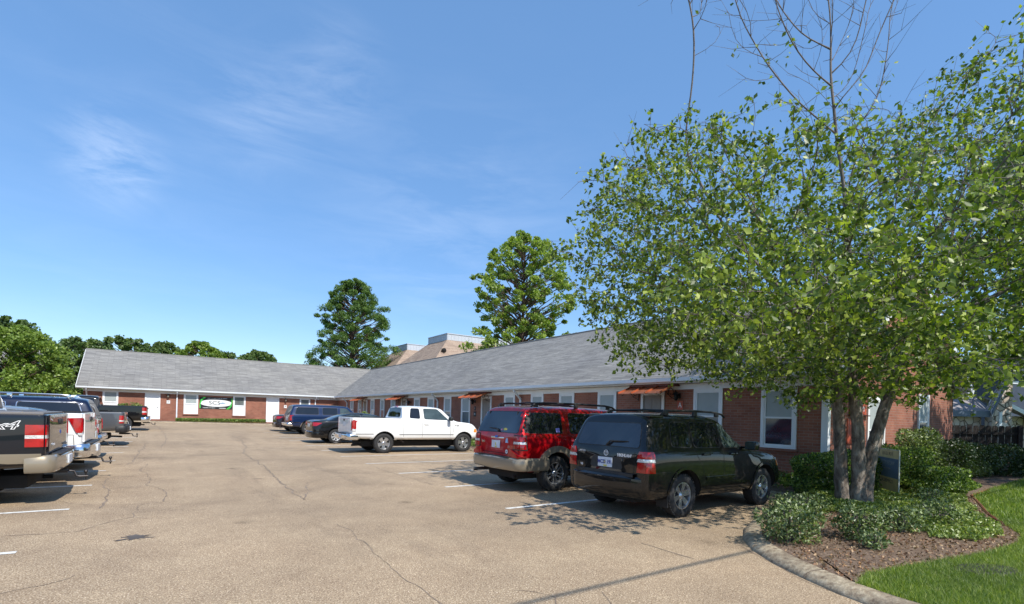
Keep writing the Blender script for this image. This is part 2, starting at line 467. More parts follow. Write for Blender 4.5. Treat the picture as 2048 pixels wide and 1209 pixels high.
        for (a, b), k in cnt.items():
            if k == 1: m.f.append((a, b, b+o, a+o))
        return m.build(name, mat, parent or s.root, True)
    def glass(s, poly, axis, mat=None, name='window', seal=PLBLACK, sw=.018, trim=None):
        w = s.patch(name, poly, axis, mat or GLASSD, .006)
        s.patch('window_seal', grow(poly, sw), axis, seal, .002, parent=w)
        if trim: s.patch('window_trim', grow(poly, sw+.018), axis, trim, .0005, parent=w)
        return w
    def strip(s, pl, axis, w=.009, mat=None, off=.0015, name='panel_gap', parent=None, mb=None, thick=0):
        m = mb or MB(); P = []
        for i in range(len(pl)-1):
            a = Vector(pl[i]); b = Vector(pl[i+1]); k = max(1, int((b-a).length/.06))
            for j in range(k): P.append(a+(b-a)*j/k)
        P.append(Vector(pl[-1])); o = len(m.v)
        for i, p in enumerate(P):
            t = P[min(i+1, len(P)-1)]-P[max(i-1, 0)]; t.normalize(); nn = Vector((-t.y, t.x))*w/2
            for sg in (-1, 1):
                q, n = s.hit(p.x+nn.x*sg, p.y+nn.y*sg, axis); m.v.append(tuple(q+n*(off+thick)))
                if thick: m.v.append(tuple(q-n*.003))
        c = 4 if thick else 2
        for i in range(len(P)-1):
            a = o+i*c
            if thick: m.f += [(a, a+2, a+c+2, a+c), (a, a+c, a+c+1, a+1), (a+2, a+3, a+c+3, a+c+2)]
            else: m.f.append((a, a+1, a+c+1, a+c))
        if mb is None: return m.build(name, mat or LINER, parent or s.root)
    def gaps(s, lines):
        for axis, pl in lines: s.strip(pl, axis)
    def flare(s, wx, wr, axis, mat, r1=.06, r2=.15, a0=-8, a1=188, thick=.02, name='wheel_arch_trim', zc=.02):
        a = [R(a0+(a1-a0)*k/22) for k in range(23)]
        z = wr+zc
        poly = [(wx+(wr+r1)*math.cos(t), z+(wr+r1)*math.sin(t)) for t in a]+[(wx+(wr+r2)*math.cos(t), z+(wr+r2)*math.sin(t)) for t in a[::-1]]
        s.patch(name, poly, axis, mat, .003, 0, .06, thick)
    def bumper(s, name, x, hw, z0, z1, depth=.14, wrap=.5, mat=None, sgn=-1, notch=None, parent=None, cr=.16, bulge=.02):
        """U-shaped bumper swept round an end of the body; sgn -1 = rear"""
        plan = [(-sgn*-wrap, hw)]
        plan = [(wrap, hw), (cr, hw)]
        for k in range(1, 7):
            t = R(90*k/6); plan.append((cr-cr*math.sin(t), hw-cr+cr*math.cos(t)))
        k2 = 6; inner = []
        for k in range(1, k2): inner.append((-bulge*math.sin(math.pi*k/k2), (hw-cr)*(1-2*k/k2)))
        plan = plan+inner+[(a, -b) for a, b in plan[::-1]]
        plan = [(x-depth*(0 if False else 0)+ (a if sgn < 0 else -a), b) for a, b in plan]
        prof = [(-.10, z0+.03), (-.03, z0), (0, z0+.04), (.012, (z0+z1)/2), (0, z1-.03), (-.03, z1), (-.12, z1)]
        m = MB(); n = len(prof)
        P = [Vector((a, b)) for a, b in plan]
        for i, p in enumerate(P):
            t = P[min(i+1, len(P)-1)]-P[max(i-1, 0)]; t.normalize()
            nn = Vector((t.y, -t.x)) if sgn > 0 else Vector((t.y, -t.x))
            c = Vector((x+(.8 if sgn < 0 else -.8), 0))
            if nn.dot(p-c) < 0: nn = -nn
            for o_, z in prof: m.v.append((p.x+nn.x*o_, p.y+nn.y*o_, z))
        for i in range(len(P)-1):
            for k in range(n-1):
                a = i*n+k; m.f.append((a, a+1, a+n+1, a+n))
        m.f.append(tuple(range(n))); m.f.append(tuple((len(P)-1)*n+k for k in range(n))[::-1])
        return m.build(name, mat or s.paint, parent or s.root, True)
    def mirror(s, x, z, sg, mat):
        m = MB(); y = s.W/2-.06
        M = Matrix.Translation((x, sg*(y+.17), z))
        m.bbox(-.06, -.11, -.075, .07, .11, .085, .045, M)
        m.bbox(-.02, min(0, -sg*.2), -.05, .04, max(0, -sg*.2), -.01, .012, M)
        o = m.build('mirror', mat, s.root, True)
        g = MB(); g.bbox(-.066, -.09, -.058, -.058, .09, .068, .003, M); g.build('mirror_glass', GLASSM, o)
    def handle(s, x, z, axis, mat):
        q, n = s.hit(x, z, axis); m = MB()
        m.bbox(-.1, -.02, -.018, .1, .022, .018, .012, Matrix.Translation(q+n*.012)); m.build('door_handle', mat, s.root, True)
    def rails(s, x0, x1, y, z, mat, h=.07, cross=(), crossmat=None, r=.017):
        for sg in (-1, 1):
            m = MB(); m.tube([(x0, sg*y, z-.02), (x0+.10, sg*y, z+h*.75), (x0+.3, sg*y, z+h), ((x0+x1)/2, sg*y, z+h+.01), (x1-.35, sg*y, z+h*.95), (x1-.1, sg*y, z+h*.4), (x1, sg*y, z-.03)], r, 8)
            for xx in (x0+.12, (x0+x1)/2, x1-.25): m.bbox(xx-.05, sg*y-.02, z-.03, xx+.05, sg*y+.02, z+h, .01)
            m.build('roof_rail', mat, s.root, True)
        for c in cross:
            m = MB(); m.tube([(c, -y, z+h), (c, 0, z+h+.015), (c, y, z+h)], .014, 8); m.build('roof_crossbar', crossmat or mat, s.root, True)
    def plate(s, y, z, w=.31, h=.155, txt=None, x=None, par=None):
        q, n = s.hit(y, z, 'b')
        if x is None: x = q.x-.012
        m = MB(); m.bbox(x-.006, y-w/2, z-h/2, x+.006, y+w/2, z+h/2, .004)
        o = m.build('licence_plate', PLATEM, par or s.root)
        M = frame((x-.0075, y, z), (0, -1, 0), (0, 0, 1))
        if txt: text(txt, .085, PLATEBLUE, M, o, 'plate_number', .0008, .92, bold=.003)
        d = MB(); d.box(x-.0072, y-.045, z-.07, x-.0062, y+.03, z-.045); d.box(x-.0072, y-.015, z-.03, x-.0062, y+.018, z+.03); d.build('plate_emblem', YEL, o)
        return o
    def back_text(s, t, y, z, size, mat=BADGE, **k):
        q, n = s.hit(y, z, 'b'); text(t, size, mat, frame(q+n*.004, (0, -1, 0), Vector((0, 0, 1))), s.root, 'badge', .002, **k)
    def hitchball(s, x, z=.38, y=0, drop=.0):
        m = MB(); m.bbox(x-.02, y-.03, z, x+.3, y+.03, z+.06, .008)
        m.tube([(x-.02, y, z+.03), (x-.10, y, z+.02), (x-.13, y, z-.06-drop), (x-.17, y, z-.07-drop), (x-.28, y, z-.07-drop)], .018, 8)
        m.tube([(x-.25, y, z-.12-drop), (x-.25, y, z-.02-drop)], .013, 8)
        M = Matrix.Translation((x-.25, y, z+.01-drop))
        m.lathe([(.001, -.03), (.02, -.025), (.03, 0), (.02, .025), (.001, .03)], 12, M, axis='z')
        m.build('tow_hitch', HITCH, s.root, True)
    def end_lamps(s, x0, y0, z0, z1, depth=.22, mats=(REDLENS, CLEARLENS, REDLENS), cuts=(.42, .6), frame_=None, lean=0, yin=None):
        """wrap-round tail lamps: rear face (y,z) patch and side face (x,z) patch in bands"""
        for sg in (-1, 1):
            h = z1-z0
            bands = [(z0, z0+h*cuts[0], mats[2]), (z0+h*cuts[0], z0+h*cuts[1], mats[1]), (z0+h*cuts[1], z1, mats[0])]
            par = None
            for a, b, mt in bands:
                nm = 'tail_light' if par is None else 'lens'
                poly = [(sg*y0, a+.002), (sg*(s.W/2-.075), a+.002), (sg*(s.W/2-.075), b-.002), (sg*(y0+lean*(b-z0)), b-.002)]
                o = s.patch(nm, poly, 'b', mt, .012, 0, .05, .006, parent=par)
                par = par or o
                poly = [(x0, a+.002), (x0+depth, a+.002), (x0+depth*.9, b-.002), (x0, b-.002)]
                s.patch('side_lens', poly, 'l' if sg > 0 else 'r', mt, .012, 0, .05, .006, parent=par)
            if frame_:
                poly = [(x0, z0-.02), (x0+depth+.03, z0-.02), (x0+depth*.9+.03, z1+.02), (x0, z1+.02)]
                s.patch('lamp_frame', poly, 'l' if sg > 0 else 'r', frame_, .006, 0, .05, .004, parent=par)
                poly = [(sg*(y0-.02), z0-.02), (sg*(s.W/2-.075), z0-.02), (sg*(s.W/2-.075), z1+.02), (sg*(y0-.02), z1+.02)]
                s.patch('lamp_frame', poly, 'b', frame_, .006, 0, .05, .004, parent=par)
    def front(s, L, z0, z1, hw):
        for sg in (-1, 1):
            s.patch('headlight', [(sg*(hw-.52), z0), (sg*(hw-.1), z0), (sg*(hw-.1), z1), (sg*(hw-.5), z1-.02)], 'f', CLEARLENS, .006, 1, .07, .006)
            s.patch('turn_lamp', [(L-.32, z0+.02), (L-.14, z0+.01), (L-.14, z1-.01), (L-.28, z1-.02)], 'l' if sg > 0 else 'r', AMBER, .006, 1, .06, .004)
        s.patch('grille', [(-hw+.55, z0-.08), (hw-.55, z0-.08), (hw-.5, z1-.02), (-hw+.5, z1-.02)], 'f', PLBLACK, .006, 1, .1, .006)

def suv_stations(L, W, H, belt, zb, hood, xg, xr, xf, xw, slant=.35, nose=.82, wt=None, tip=.14):
    w = W/2; wt = wt or w-.17
    C, Hd = 'C', 'H'
    return [
        (0.0, C, zb+.10, belt, H-.09, w-.10, w-.12, wt-.07, slant),
        (.035, C, zb+.05, belt, H-.05, w-.045, w-.06, wt-.03, slant),
        (.12, C, zb+.02, belt, H-.035, w-.012, w-.025, wt-.01, slant*.95),
        (.40, C, zb, belt, H-.015, w, w-.01, wt, slant*.6),
        (.9, C, zb, belt, H, w, w-.01, wt, slant*.2),
        (L*.42, C, zb, belt-.01, H, w, w-.01, wt, 0),
        (xf-.25, C, zb, belt-.015, H-.02, w, w-.012, wt-.01, 0),
        (xf, C, zb, belt-.02, H-.06, w, w-.015, wt-.03, 0),
        (xf+.10, C, zb, belt-.02, H-.13, w, w-.015, wt-.045, 0),
        (xw, Hd, zb, belt-.02, hood+.045, w, w-.03),
        (xw+.10, Hd, zb, belt-.035, hood+.03, w, w-.035),
        ((xw+L)/2, Hd, zb, belt-.07, hood, w, w-.045),
        (L-.30, Hd, zb+.02, belt-.14, hood-.06, w-.03, w-.09),
        (L-.08, Hd, zb+.04, nose-.08, nose, w-.10, w-.16),
        (L, Hd, zb+.09, nose-.16, nose-.09, w-.22, w-.28)]
def pickup_stations(L, W, H, rail, zb, hood, xc, xf, xw, belt, slant=.10, nose=.95, wt=None, tail=0.0):
    w = W/2; wt = wt or w-.16
    return [
        (tail, 'B', zb+.12, rail-.07, rail, w-.07, w-.075),
        (tail+.025, 'B', zb+.08, rail-.07, rail, w-.03, w-.035),
        (tail+.10, 'B', zb+.06, rail-.07, rail, w-.003, w-.012),
        (tail+.6, 'B', zb+.03, rail-.07, rail, w, w-.012),
        (xc*.6, 'B', zb+.02, rail-.07, rail, w, w-.012),
        (xc-.03, 'B', zb, rail-.07, rail, w, w-.012),
        (xc-.008, 'B', zb, rail-.07, rail, w, w-.012),
        (xc+.01, 'C', zb, rail-.03, H-.06, w, w-.02, wt-.03, slant),
        (xc+.05, 'C', zb, rail-.04, H-.03, w, w-.015, wt-.01, slant),
        (xc+.30, 'C', zb, belt, H-.005, w, w-.012, wt, slant*.4),
        ((xc+xf)/2, 'C', zb, belt, H, w, w-.012, wt, 0),
        (xf-.2, 'C', zb, belt, H-.02, w, w-.012, wt-.01, 0),
        (xf, 'C', zb, belt-.01, H-.06, w, w-.015, wt-.03, 0),
        (xf+.1, 'C', zb, belt-.01, H-.13, w, w-.015, wt-.04, 0),
        (xw, 'H', zb, belt-.03, hood+.05, w, w-.03),
        (xw+.1, 'H', zb, belt-.05, hood+.04, w, w-.035),
        ((xw+L)/2, 'H', zb, belt-.08, hood+.01, w, w-.045),
        (L-.30, 'H', zb+.02, belt-.14, hood-.04, w-.02, w-.07),
        (L-.08, 'H', zb+.04, nose-.1, nose, w-.07, w-.13),
        (L, 'H', zb+.1, nose-.2, nose-.08, w-.2, w-.26)]
def sedan_stations(L, W, H, deck, zb, hood, xd, xr, xf, xw, belt, wt=None, nose=.68):
    w = W/2; wt = wt or w-.24
    return [
        (0, 'H', zb+.12, deck-.16, deck-.09, w-.20, w-.24),
        (.05, 'H', zb+.08, deck-.10, deck-.025, w-.10, w-.15),
        (.18, 'H', zb+.03, deck-.08, deck, w-.03, w-.08),
        (xd-.15, 'H', zb, belt-.015, deck+.02, w-.003, w-.045),
        (xd, 'H', zb, belt-.01, deck+.045, w, w-.035),
        (xd+(xr-xd)*.5, 'C', zb, belt, (deck+H)/2+.05, w, w-.03, wt+.07, 0),
        (xr, 'C', zb, belt, H-.045, w, w-.025, wt+.0, 0),
        ((xr+xf)/2, 'C', zb, belt-.01, H, w, w-.025, wt+.01, 0),
        (xf, 'C', zb, belt-.015, H-.05, w, w-.025, wt-.01, 0),
        ((xf+xw)/2, 'C', zb, belt-.02, (H+hood)/2+.09, w, w-.03, wt+.06, 0),
        (xw, 'H', zb, belt-.03, hood+.05, w, w-.04),
        ((xw+L)/2, 'H', zb, belt-.09, hood+.01, w, w-.05),
        (L-.3, 'H', zb+.02, belt-.18, hood-.09, w-.04, w-.10),
        (L-.07, 'H', zb+.04, nose-.1, nose-.02, w-.13, w-.18),
        (L, 'H', zb+.08, nose-.18, nose-.12, w-.3, w-.34)]
GR, GL = 'vehicles parked nose in beside the long right wing', 'vehicles parked in the row on the left'
PI = math.pi
# --- black sport utility vehicle, nearest on the right
c = Car('suv', 'glossy black SUV with number plate MCD 191, parked nearest the tree island', 'SUV', (5.84, 5.88, 0), R(1.5),
        suv_stations(4.16, 1.80, 1.655, 1.06, .27, .98, .3, .5, 2.18, 2.88, slant=.36, nose=.80, wt=.72), BLACKP, (.90, 3.30), .345, W=1.80, group=GR, rim='six')
for sd in 'lr':
    c.glass([(.60, 1.13), (1.10, 1.11), (1.10, 1.50), (.68, 1.50)], sd, GLASSD)
    c.glass([(1.18, 1.11), (1.92, 1.10), (1.92, 1.51), (1.18, 1.505)], sd, GLASSD)
    c.glass([(2.00, 1.10), (2.66, 1.09), (2.54, 1.20), (2.20, 1.485), (2.00, 1.495)], sd, GLASSM)
    c.flare(.90, .345, sd, BLACKP, .055, .10, -4, 184, .012); c.flare(3.30, .345, sd, BLACKP, .055, .10, -4, 184, .012)
    c.gaps([(sd, [(1.14, 1.52), (1.14, 1.05), (1.36, .80), (1.42, .5), (1.42, .36)]), (sd, [(1.96, 1.52), (1.96, .36)]), (sd, [(2.70, 1.08), (2.73, .36)]), (sd, [(.02, .74), (.52, .74)]), (sd, [(1.42, .36), (2.73, .36)])])
    c.strip([(1.45, .60), (2.75, .60)], sd, .05, BLACKP, thick=.012, name='side_moulding')
    c.handle(1.45, .99, sd, BLACKP); c.handle(2.25, .98, sd, BLACKP)
c.mirror(2.62, 1.12, -1, BLACKP); c.mirror(2.62, 1.12, 1, BLACKP)
c.glass([(-.68, 1.10), (.68, 1.10), (.60, 1.47), (-.60, 1.47)], 'b', GLASSB, 'rear_window', sw=.02)
m = MB(); m.bbox(.28, -.66, 1.565, .62, .66, 1.62, .02, Matrix.Rotation(0, 4, 'Y')); sp = m.build('spoiler', BLACKP, c.root, True)
m = MB(); m.bbox(.272, -.12, 1.578, .284, .12, 1.600, .004); m.build('brake_light', REDLENS, sp)
c.bumper('rear_bumper', -.03, .88, .34, .66, wrap=.50, cr=.30, bulge=.06)
c.strip([(-.62, .675), (.62, .675)], 'b', .05, PLBLACK, thick=.05, name='bumper_pad')
c.end_lamps(.03, .66, .73, 1.05, .13, cuts=(.50, .66), lean=.12)
c.gaps([('b', [(-.60, 1.04), (-.59, .70), (.59, .70), (.60, 1.04)])])
c.patch('plate_recess', [(-.36, .74), (.36, .74), (.30, .93), (-.30, .93)], 'b', PLBLACK, .002, 2)
c.plate(0.02, .835, txt='MCD 191')
q, n_ = c.hit(0.02, .98, 'b')
m = MB(); m.lathe([(.048, 0), (.048, .008), (.038, .008), (.038, 0)], 24, Matrix.Translation(q+n_*.003) @ Matrix.Rotation(PI/2, 4, 'Z') @ Matrix.Rotation(0, 4, 'X'))
m.tube([q+n_*.008+Vector((0, .038, .006)), q+n_*.008+Vector((0, 0, .018)), q+n_*.008+Vector((0, -.038, .006))], .005, 6); m.tube([q+n_*.008+Vector((0, 0, .018)), q+n_*.008+Vector((0, 0, -.040))], .005, 6); m.build('emblem', BADGE, c.root, True)
c.back_text('HIGHLANDER', -.44, .965, .062, bold=.003); c.back_text('LIMITED', .54, .985, .045); c.back_text('V6', .54, .76, .055, bold=.002)
m = MB(); a, _ = c.hit(.02, 1.13, 'b'); b, _ = c.hit(-.42, 1.19, 'b'); m.tube([a+Vector((-.03, 0, -.02)), a+Vector((-.035, -.08, .05)), b+Vector((-.02, 0, 0))], [.022, .014, .007], 8); m.build('wiper', PLBLACK, c.root, True)
c.rails(.62, 2.40, .60, 1.64, PLBLACK, .05, (.95, 2.0)); c.front(4.16, .70, .86, .90)
for sg in (-1, 1): m = MB(); m.bbox(.465, sg*.78-.11, .19, .485, sg*.78+.11, .44, .008); m.build('mud_flap', PLBLACK, c.root)

# --- red SUV with tan lower trim
c = Car('suv', 'red SUV with tan bumper and wheel arch trim, parked beside the black SUV', 'SUV', (5.70, 8.95, 0), R(.6),
        suv_stations(4.75, 1.84, 1.765, 1.15, .38, 1.09, .3, .5, 2.95, 3.70, slant=.40, nose=.95, wt=.74), REDP, (.94, 3.80), .368, W=1.84, group=GR, rim='double', tw=.25)
for sd in 'lr':
    c.glass([(.20, 1.20), (1.10, 1.195), (1.12, 1.60), (.40, 1.60)], sd, GLASSD)
    c.glass([(1.32, 1.195), (2.22, 1.19), (2.22, 1.61), (1.34, 1.61)], sd, GLASSD)
    c.glass([(2.34, 1.19), (3.30, 1.18), (3.20, 1.25), (2.86, 1.59), (2.34, 1.61)], sd, GLASSM)
    c.flare(.94, .368, sd, TANP, .06, .185, -14, 194, .030); c.flare(3.80, .368, sd, TANP, .06, .185, -14, 194, .030)
    c.gaps([(sd, [(1.22, 1.62), (1.22, 1.2), (1.5, 1.02), (1.62, .7)]), (sd, [(2.28, 1.62), (2.28, .5)]), (sd, [(3.36, 1.2), (3.38, .5)]), (sd, [(.88, 1.02), (1.08, 1.02), (1.08, .86), (.88, .86), (.88, 1.02)])])
    c.patch('sill_trim', [(1.55, .40), (3.40, .40), (3.42, .56), (1.55, .56)], sd, TANP, .012, 0, .12, .012)
    c.handle(1.75, 1.06, sd, REDP); c.handle(2.6, 1.06, sd, REDP)
c.mirror(3.30, 1.2, -1, REDP); c.mirror(3.30, 1.2, 1, REDP)
c.glass([(-.76, 1.19), (.76, 1.19), (.69, 1.62), (-.69, 1.62)], 'b', GLASSB, 'rear_window', sw=.015)
for sd in 'lr': c.patch('rear_pillar_trim', [(.06, 1.20), (.24, 1.20), (.42, 1.60), (.28, 1.62)], sd, PLBLACK, .0015, 0, .06)
c.bumper('rear_bumper', -.05, .94, .44, .70, wrap=.76, mat=TANP, cr=.22, bulge=.05)
c.patch('upper_bumper', [(-.90, .70), (.90, .70), (.90, .74), (.58, .86), (.50, .74), (-.50, .74), (-.58, .86), (-.90, .74)], 'b', REDP, .02, 0, .08, .03)
m = MB(); m.bbox(-.075, -.60, .695, .06, .60, .712, .006); m.build('bumper_step', PLBLACK, c.root)
m = MB(); m.bbox(-.066, -.05, .43, -.02, .33, .53, .02); m.build('bumper_recess', LINER, c.root); c.hitchball(.06, .45, .1) if False else None
m = MB(); m.tube([(.5, .52, .37), (-.02, .62, .36), (-.12, .66, .345)], .035, 12); m.build('exhaust_pipe', HITCH, c.root, True)
c.end_lamps(.035, .66, .87, 1.13, .11, cuts=(.38, .58), frame_=PLBLACK)
c.gaps([('b', [(-.64, 1.17), (-.62, .76), (.62, .76), (.64, 1.17)])])
c.patch('plate_recess', [(-.27, .84), (.27, .84), (.27, 1.03), (-.27, 1.03)], 'b', REDP, -.001, 1)
c.plate(0.04, .935)
a, n_ = c.hit(0, 1.075, 'b'); m = MB(); m.bbox(a.x-.022, -.25, 1.055, a.x+.01, .25, 1.088, .012); hb = m.build('chrome_handle_bar', CHROME, c.root, True)
m = MB(); m.lathe([(.001, .0), (.05, .0), (.05, -.012), (.001, -.012)], 20, Matrix.Translation((a.x-.026, .02, 1.092)) @ Matrix.Rotation(-PI/2, 4, 'Z') @ Matrix.Diagonal((1, 1, .55, 1))); m.build('oval_emblem', BLUEDEC, hb, True)
for y_, z_, r_, mt in ((-.38, .80, .042, WTXT),):
    q, n_ = c.hit(y_, z_, 'b'); m = MB(); m.lathe([(.001, 0), (r_, 0), (r_, .004), (.001, .004)], 20, Matrix.Translation(q+n_*.002) @ Matrix.Rotation(PI/2, 4, 'Z')); so = m.build('round_sticker', mt, c.root)
    text('AB', .045, BTXT, frame(q+n_*.0075, (0, -1, 0), (0, 0, 1)), so, 'sticker_letters', .0005)
c.patch('window_sticker', [(-.30, 1.245), (-.24, 1.28), (-.17, 1.275), (-.15, 1.25), (-.19, 1.22), (-.22, 1.235), (-.26, 1.225)], 'b', YEL, .010, 1, .05)
c.patch('pink_sticker', [(-.10, 1.225), (-.06, 1.225), (-.06, 1.255), (-.10, 1.255)], 'b', plain('pink_decal', (.6, .2, .4)), .010, 1, .05)
c.patch('blue_sticker', [(-.43, .98), (-.31, .98), (-.335, 1.06), (-.37, 1.08), (-.405, 1.06)], 'b', plain('pale_blue_decal', (.3, .45, .7), scale=20, var=.5), .004, 0, .05)
c.patch('pale_sticker', [(-.50, .89), (-.40, .87), (-.42, .93), (-.48, .93)], 'b', plain('washed_red_decal', (.45, .15, .12)), .004, 0, .05)
c.patch('side_window_sticker', [(.93, 1.215), (1.03, 1.215), (1.03, 1.30), (.93, 1.30)], 'r', plain('violet_decal', (.35, .3, .75), scale=25, var=.5), .010, 0, .05)
c.back_text('4x4', .52, .97, .08, CHROME, bold=.002)
m = MB(); a, _ = c.hit(.0, 1.23, 'b'); b, _ = c.hit(.36, 1.27, 'b'); m.tube([a+Vector((-.03, 0, -.02)), a+Vector((-.035, .08, .03)), b+Vector((-.02, 0, 0))], [.022, .014, .007], 8); m.build('wiper', PLBLACK, c.root, True)
for y_ in (-.52, .52): m = MB(); q, _ = c.hit(y_, 1.60, 'b'); m.bbox(q.x-.02, y_-.012, q.z-.08, q.x+.03, y_+.012, q.z+.03, .008); m.build('window_hinge', PLBLACK, c.root)
c.rails(.45, 2.9, .62, 1.755, PLBLACK, .06, (.85, 2.1), r=.022); c.front(4.75, .82, 1.0, .93)

# --- white extended cab pickup
c = Car('pickup_truck', 'white extended cab pickup truck with open bed, right row', 'pickup truck', (5.46, 19.05, .0), R(-.5),
        pickup_stations(5.30, 1.93, 1.80, 1.31, .48, 1.16, 1.90, 3.62, 4.22, 1.26, slant=.12, nose=.96, wt=.78), WHITEP, (1.20, 4.53), .375, W=1.93, group=GR, rim='steel', bed=(.09, -.80, .75, 1.84, .80, 1.6))
for sd in 'lr':
    c.glass([(2.20, 1.33), (2.62, 1.31), (2.62, 1.70), (2.28, 1.70)], sd, GLASSD, sw=.014)
    c.glass([(2.80, 1.30), (3.84, 1.27), (3.80, 1.32), (3.40, 1.69), (2.80, 1.70)], sd, GLASSM, sw=.014)
    c.flare(1.20, .375, sd, WHITEP, .055, .13, -14, 196, .02); c.flare(4.53, .375, sd, WHITEP, .055, .12, -10, 190, .015)
    c.gaps([(sd, [(1.93, 1.36), (1.95, .50)]), (sd, [(2.70, 1.7), (2.71, .52)]), (sd, [(3.90, 1.22), (3.92, .52)]), (sd, [(4.02, 1.22), (4.05, .8)])])
    c.strip([(.15, .72), (.80, .72)], sd, .018, GREYP, thick=.008, name='side_moulding'); c.strip([(1.78, .70), (4.05, .70)], sd, .022, GREYP, thick=.008, name='side_moulding')
    c.strip([(2.72, 1.0), (3.9, 1.0)], sd, .012, name='door_crease', mat=WHITEP, thick=.004); c.handle(2.88, 1.10, sd, WHITEP)
c.mirror(3.86, 1.32, -1, PLBLACK); c.mirror(3.86, 1.32, 1, PLBLACK)
c.glass([(-.64, 1.37), (.64, 1.37), (.60, 1.70), (-.60, 1.70)], 'b', GLASSD, 'rear_window', sw=.03)
c.patch('third_brake_light', [(-.14, 1.745), (.14, 1.745), (.14, 1.77), (-.14, 1.77)], 'b', REDLENS, .01, 0, .1, .01)
c.bumper('rear_bumper', -.13, .93, .50, .72, wrap=.36, mat=CHROME, cr=.12); m = MB(); m.bbox(-.16, -.62, .705, .03, .62, .73, .006); m.build('bumper_step', PLBLACK, c.root)
for sg in (-1, 1):
    o = c.patch('tail_light', [(sg*(.86), .84), (sg*.95, .84), (sg*.95, 1.20), (sg*.86, 1.20)], 'b', REDLENS, .01, 0, .05, .005)
    c.patch('side_lens', [(.03, .90), (.15, .89), (.15, 1.14), (.12, 1.22), (.03, 1.22)], 'l' if sg > 0 else 'r', REDLENS, .012, 1, .05, .005, parent=o)
    c.patch('reversing_lens', [(.03, .81), (.14, .81), (.15, .885), (.03, .895)], 'l' if sg > 0 else 'r', CLEARLENS, .012, 0, .05, .005, parent=o)
    c.patch('bed_rail_cap', [(.04, sg*.80), (1.86, sg*.80), (1.86, sg*.915), (.04, sg*.915)], 't', PLBLACK, .004, 0, .2, .01)
c.patch('tailgate', [(-.80, .78), (.80, .78), (.80, 1.29), (-.80, 1.29)], 'b', WHITEP, .010, 0, .1, .010)
m = MB(); a, _ = c.hit(0, 1.2, 'b'); m.bbox(a.x-.035, -.09, 1.17, a.x, .09, 1.24, .02); m.build('tailgate_handle', PLBLACK, c.root, True)
c.patch('tailgate_sticker', [(-.20, .98), (.12, .98), (.12, 1.12), (-.20, 1.12)], 'b', SIGNWHT, .022, 0, .1)
m = MB(); m.bbox(-.165, -.16, .55, -.145, .16, .70, .01); m.build('licence_plate', PLATEM, c.root)
text('F-150', .075, PLBLACK, frame(Vector((4.20, -.958, 1.06)), (1, 0, 0), (0, 0, 1)), c.root, 'badge', .003)
c.front(5.30, .78, .95, .96); c.hitchball(-.10, .42)
m = MB(); m.tube([(1.9, -.75, .45), (1.95, -.93, .42)], .03, 10); m.build('exhaust_pipe', HITCH, c.root, True)

# --- black sedan between the truck and the blue SUV
def sedan(name, label, loc, h, L, W, H, deck, pnt, wr, rw, wb, grp, rim='seven', chrome=CHROME, rm=None, sh=0):
    c = Car(name, label, 'sedan', loc, h, sedan_stations(L, W, H, deck, .22, deck-.06, .80-sh, 1.70-sh*1.4, 2.75, 3.62, deck-.03), pnt, (rw, rw+wb), wr, W=W, group=grp, rim=rim, rimmat=rm, tw=.215)
    for sd in 'lr':
        b = deck+.01; t = H-.10
        c.glass([(1.25-sh, b+.02), (1.46-sh, b+.18), (1.78-sh, t-.01), (2.18, t), (2.18, b)], sd, GLASSM, sw=.012, trim=chrome)
        c.glass([(2.27, b), (2.27, t), (2.75, t-.02), (3.05, t-.13), (3.32, b+.03), (3.3, b)], sd, GLASSM, sw=.012, trim=chrome)
        c.gaps([(sd, [(2.22, t), (2.22, .30)]), (sd, [(1.36, b), (1.52, .72), (1.62, .30)]), (sd, [(3.36, b-.05), (3.36, .30)]), (sd, [(1.62, .30), (3.36, .30)]), (sd, [(.03, .66), (.58, .66)])])
        c.handle(1.72, deck-.13, sd, pnt); c.handle(2.5, deck-.14, sd, pnt)
        c.strip([(1.6, .52), (3.3, .52)], sd, .035, pnt, thick=.01, name='side_moulding')
    c.mirror(3.22, deck+.02, -1, pnt); c.mirror(3.22, deck+.02, 1, pnt)
    # rear window lies on the sloping glass: seen from above
    c.patch('rear_window', [(.98-sh, -.60), (1.58-sh, -.50), (1.58-sh, .50), (.98-sh, .60)], 't', GLASSM, .005, 1, .1)
    c.patch('windshield', [(2.92, -.55), (3.52, -.66), (3.52, .66), (2.92, .55)], 't', GLASSM, .005, 1, .1)
    c.bumper('rear_bumper', -.03, W/2-.03, .26, .56, wrap=.5, cr=.30, bulge=.06)
    for sg in (-1, 1):
        o = c.patch('tail_light', [(sg*.52, deck-.25), (sg*(W/2-.15), deck-.27), (sg*(W/2-.15), deck-.10), (sg*.52, deck-.10)], 'b', REDLENS, .006, 1, .05, .006)
        c.patch('side_lens', [(.03, deck-.27), (.15, deck-.26), (.40, deck-.12), (.05, deck-.10)], 'l' if sg > 0 else 'r', REDLENS, .008, 1, .05, .006, parent=o)
    c.plate(0, deck-.24)
    c.gaps([('b', [(-.5, deck-.05), (-.5, .62), (.5, .62), (.5, deck-.05)])]); c.front(L, .52, .66, W/2-.05)
    return c
sedan('sedan', 'black sedan with chrome window line between the white truck and the blue SUV', (5.42, 24.62, zg(6, 24)), 0, 4.72, 1.84, 1.45, 1.06, BLACKP, .335, 1.02, 2.75, GR, rm=RIMWHITE)
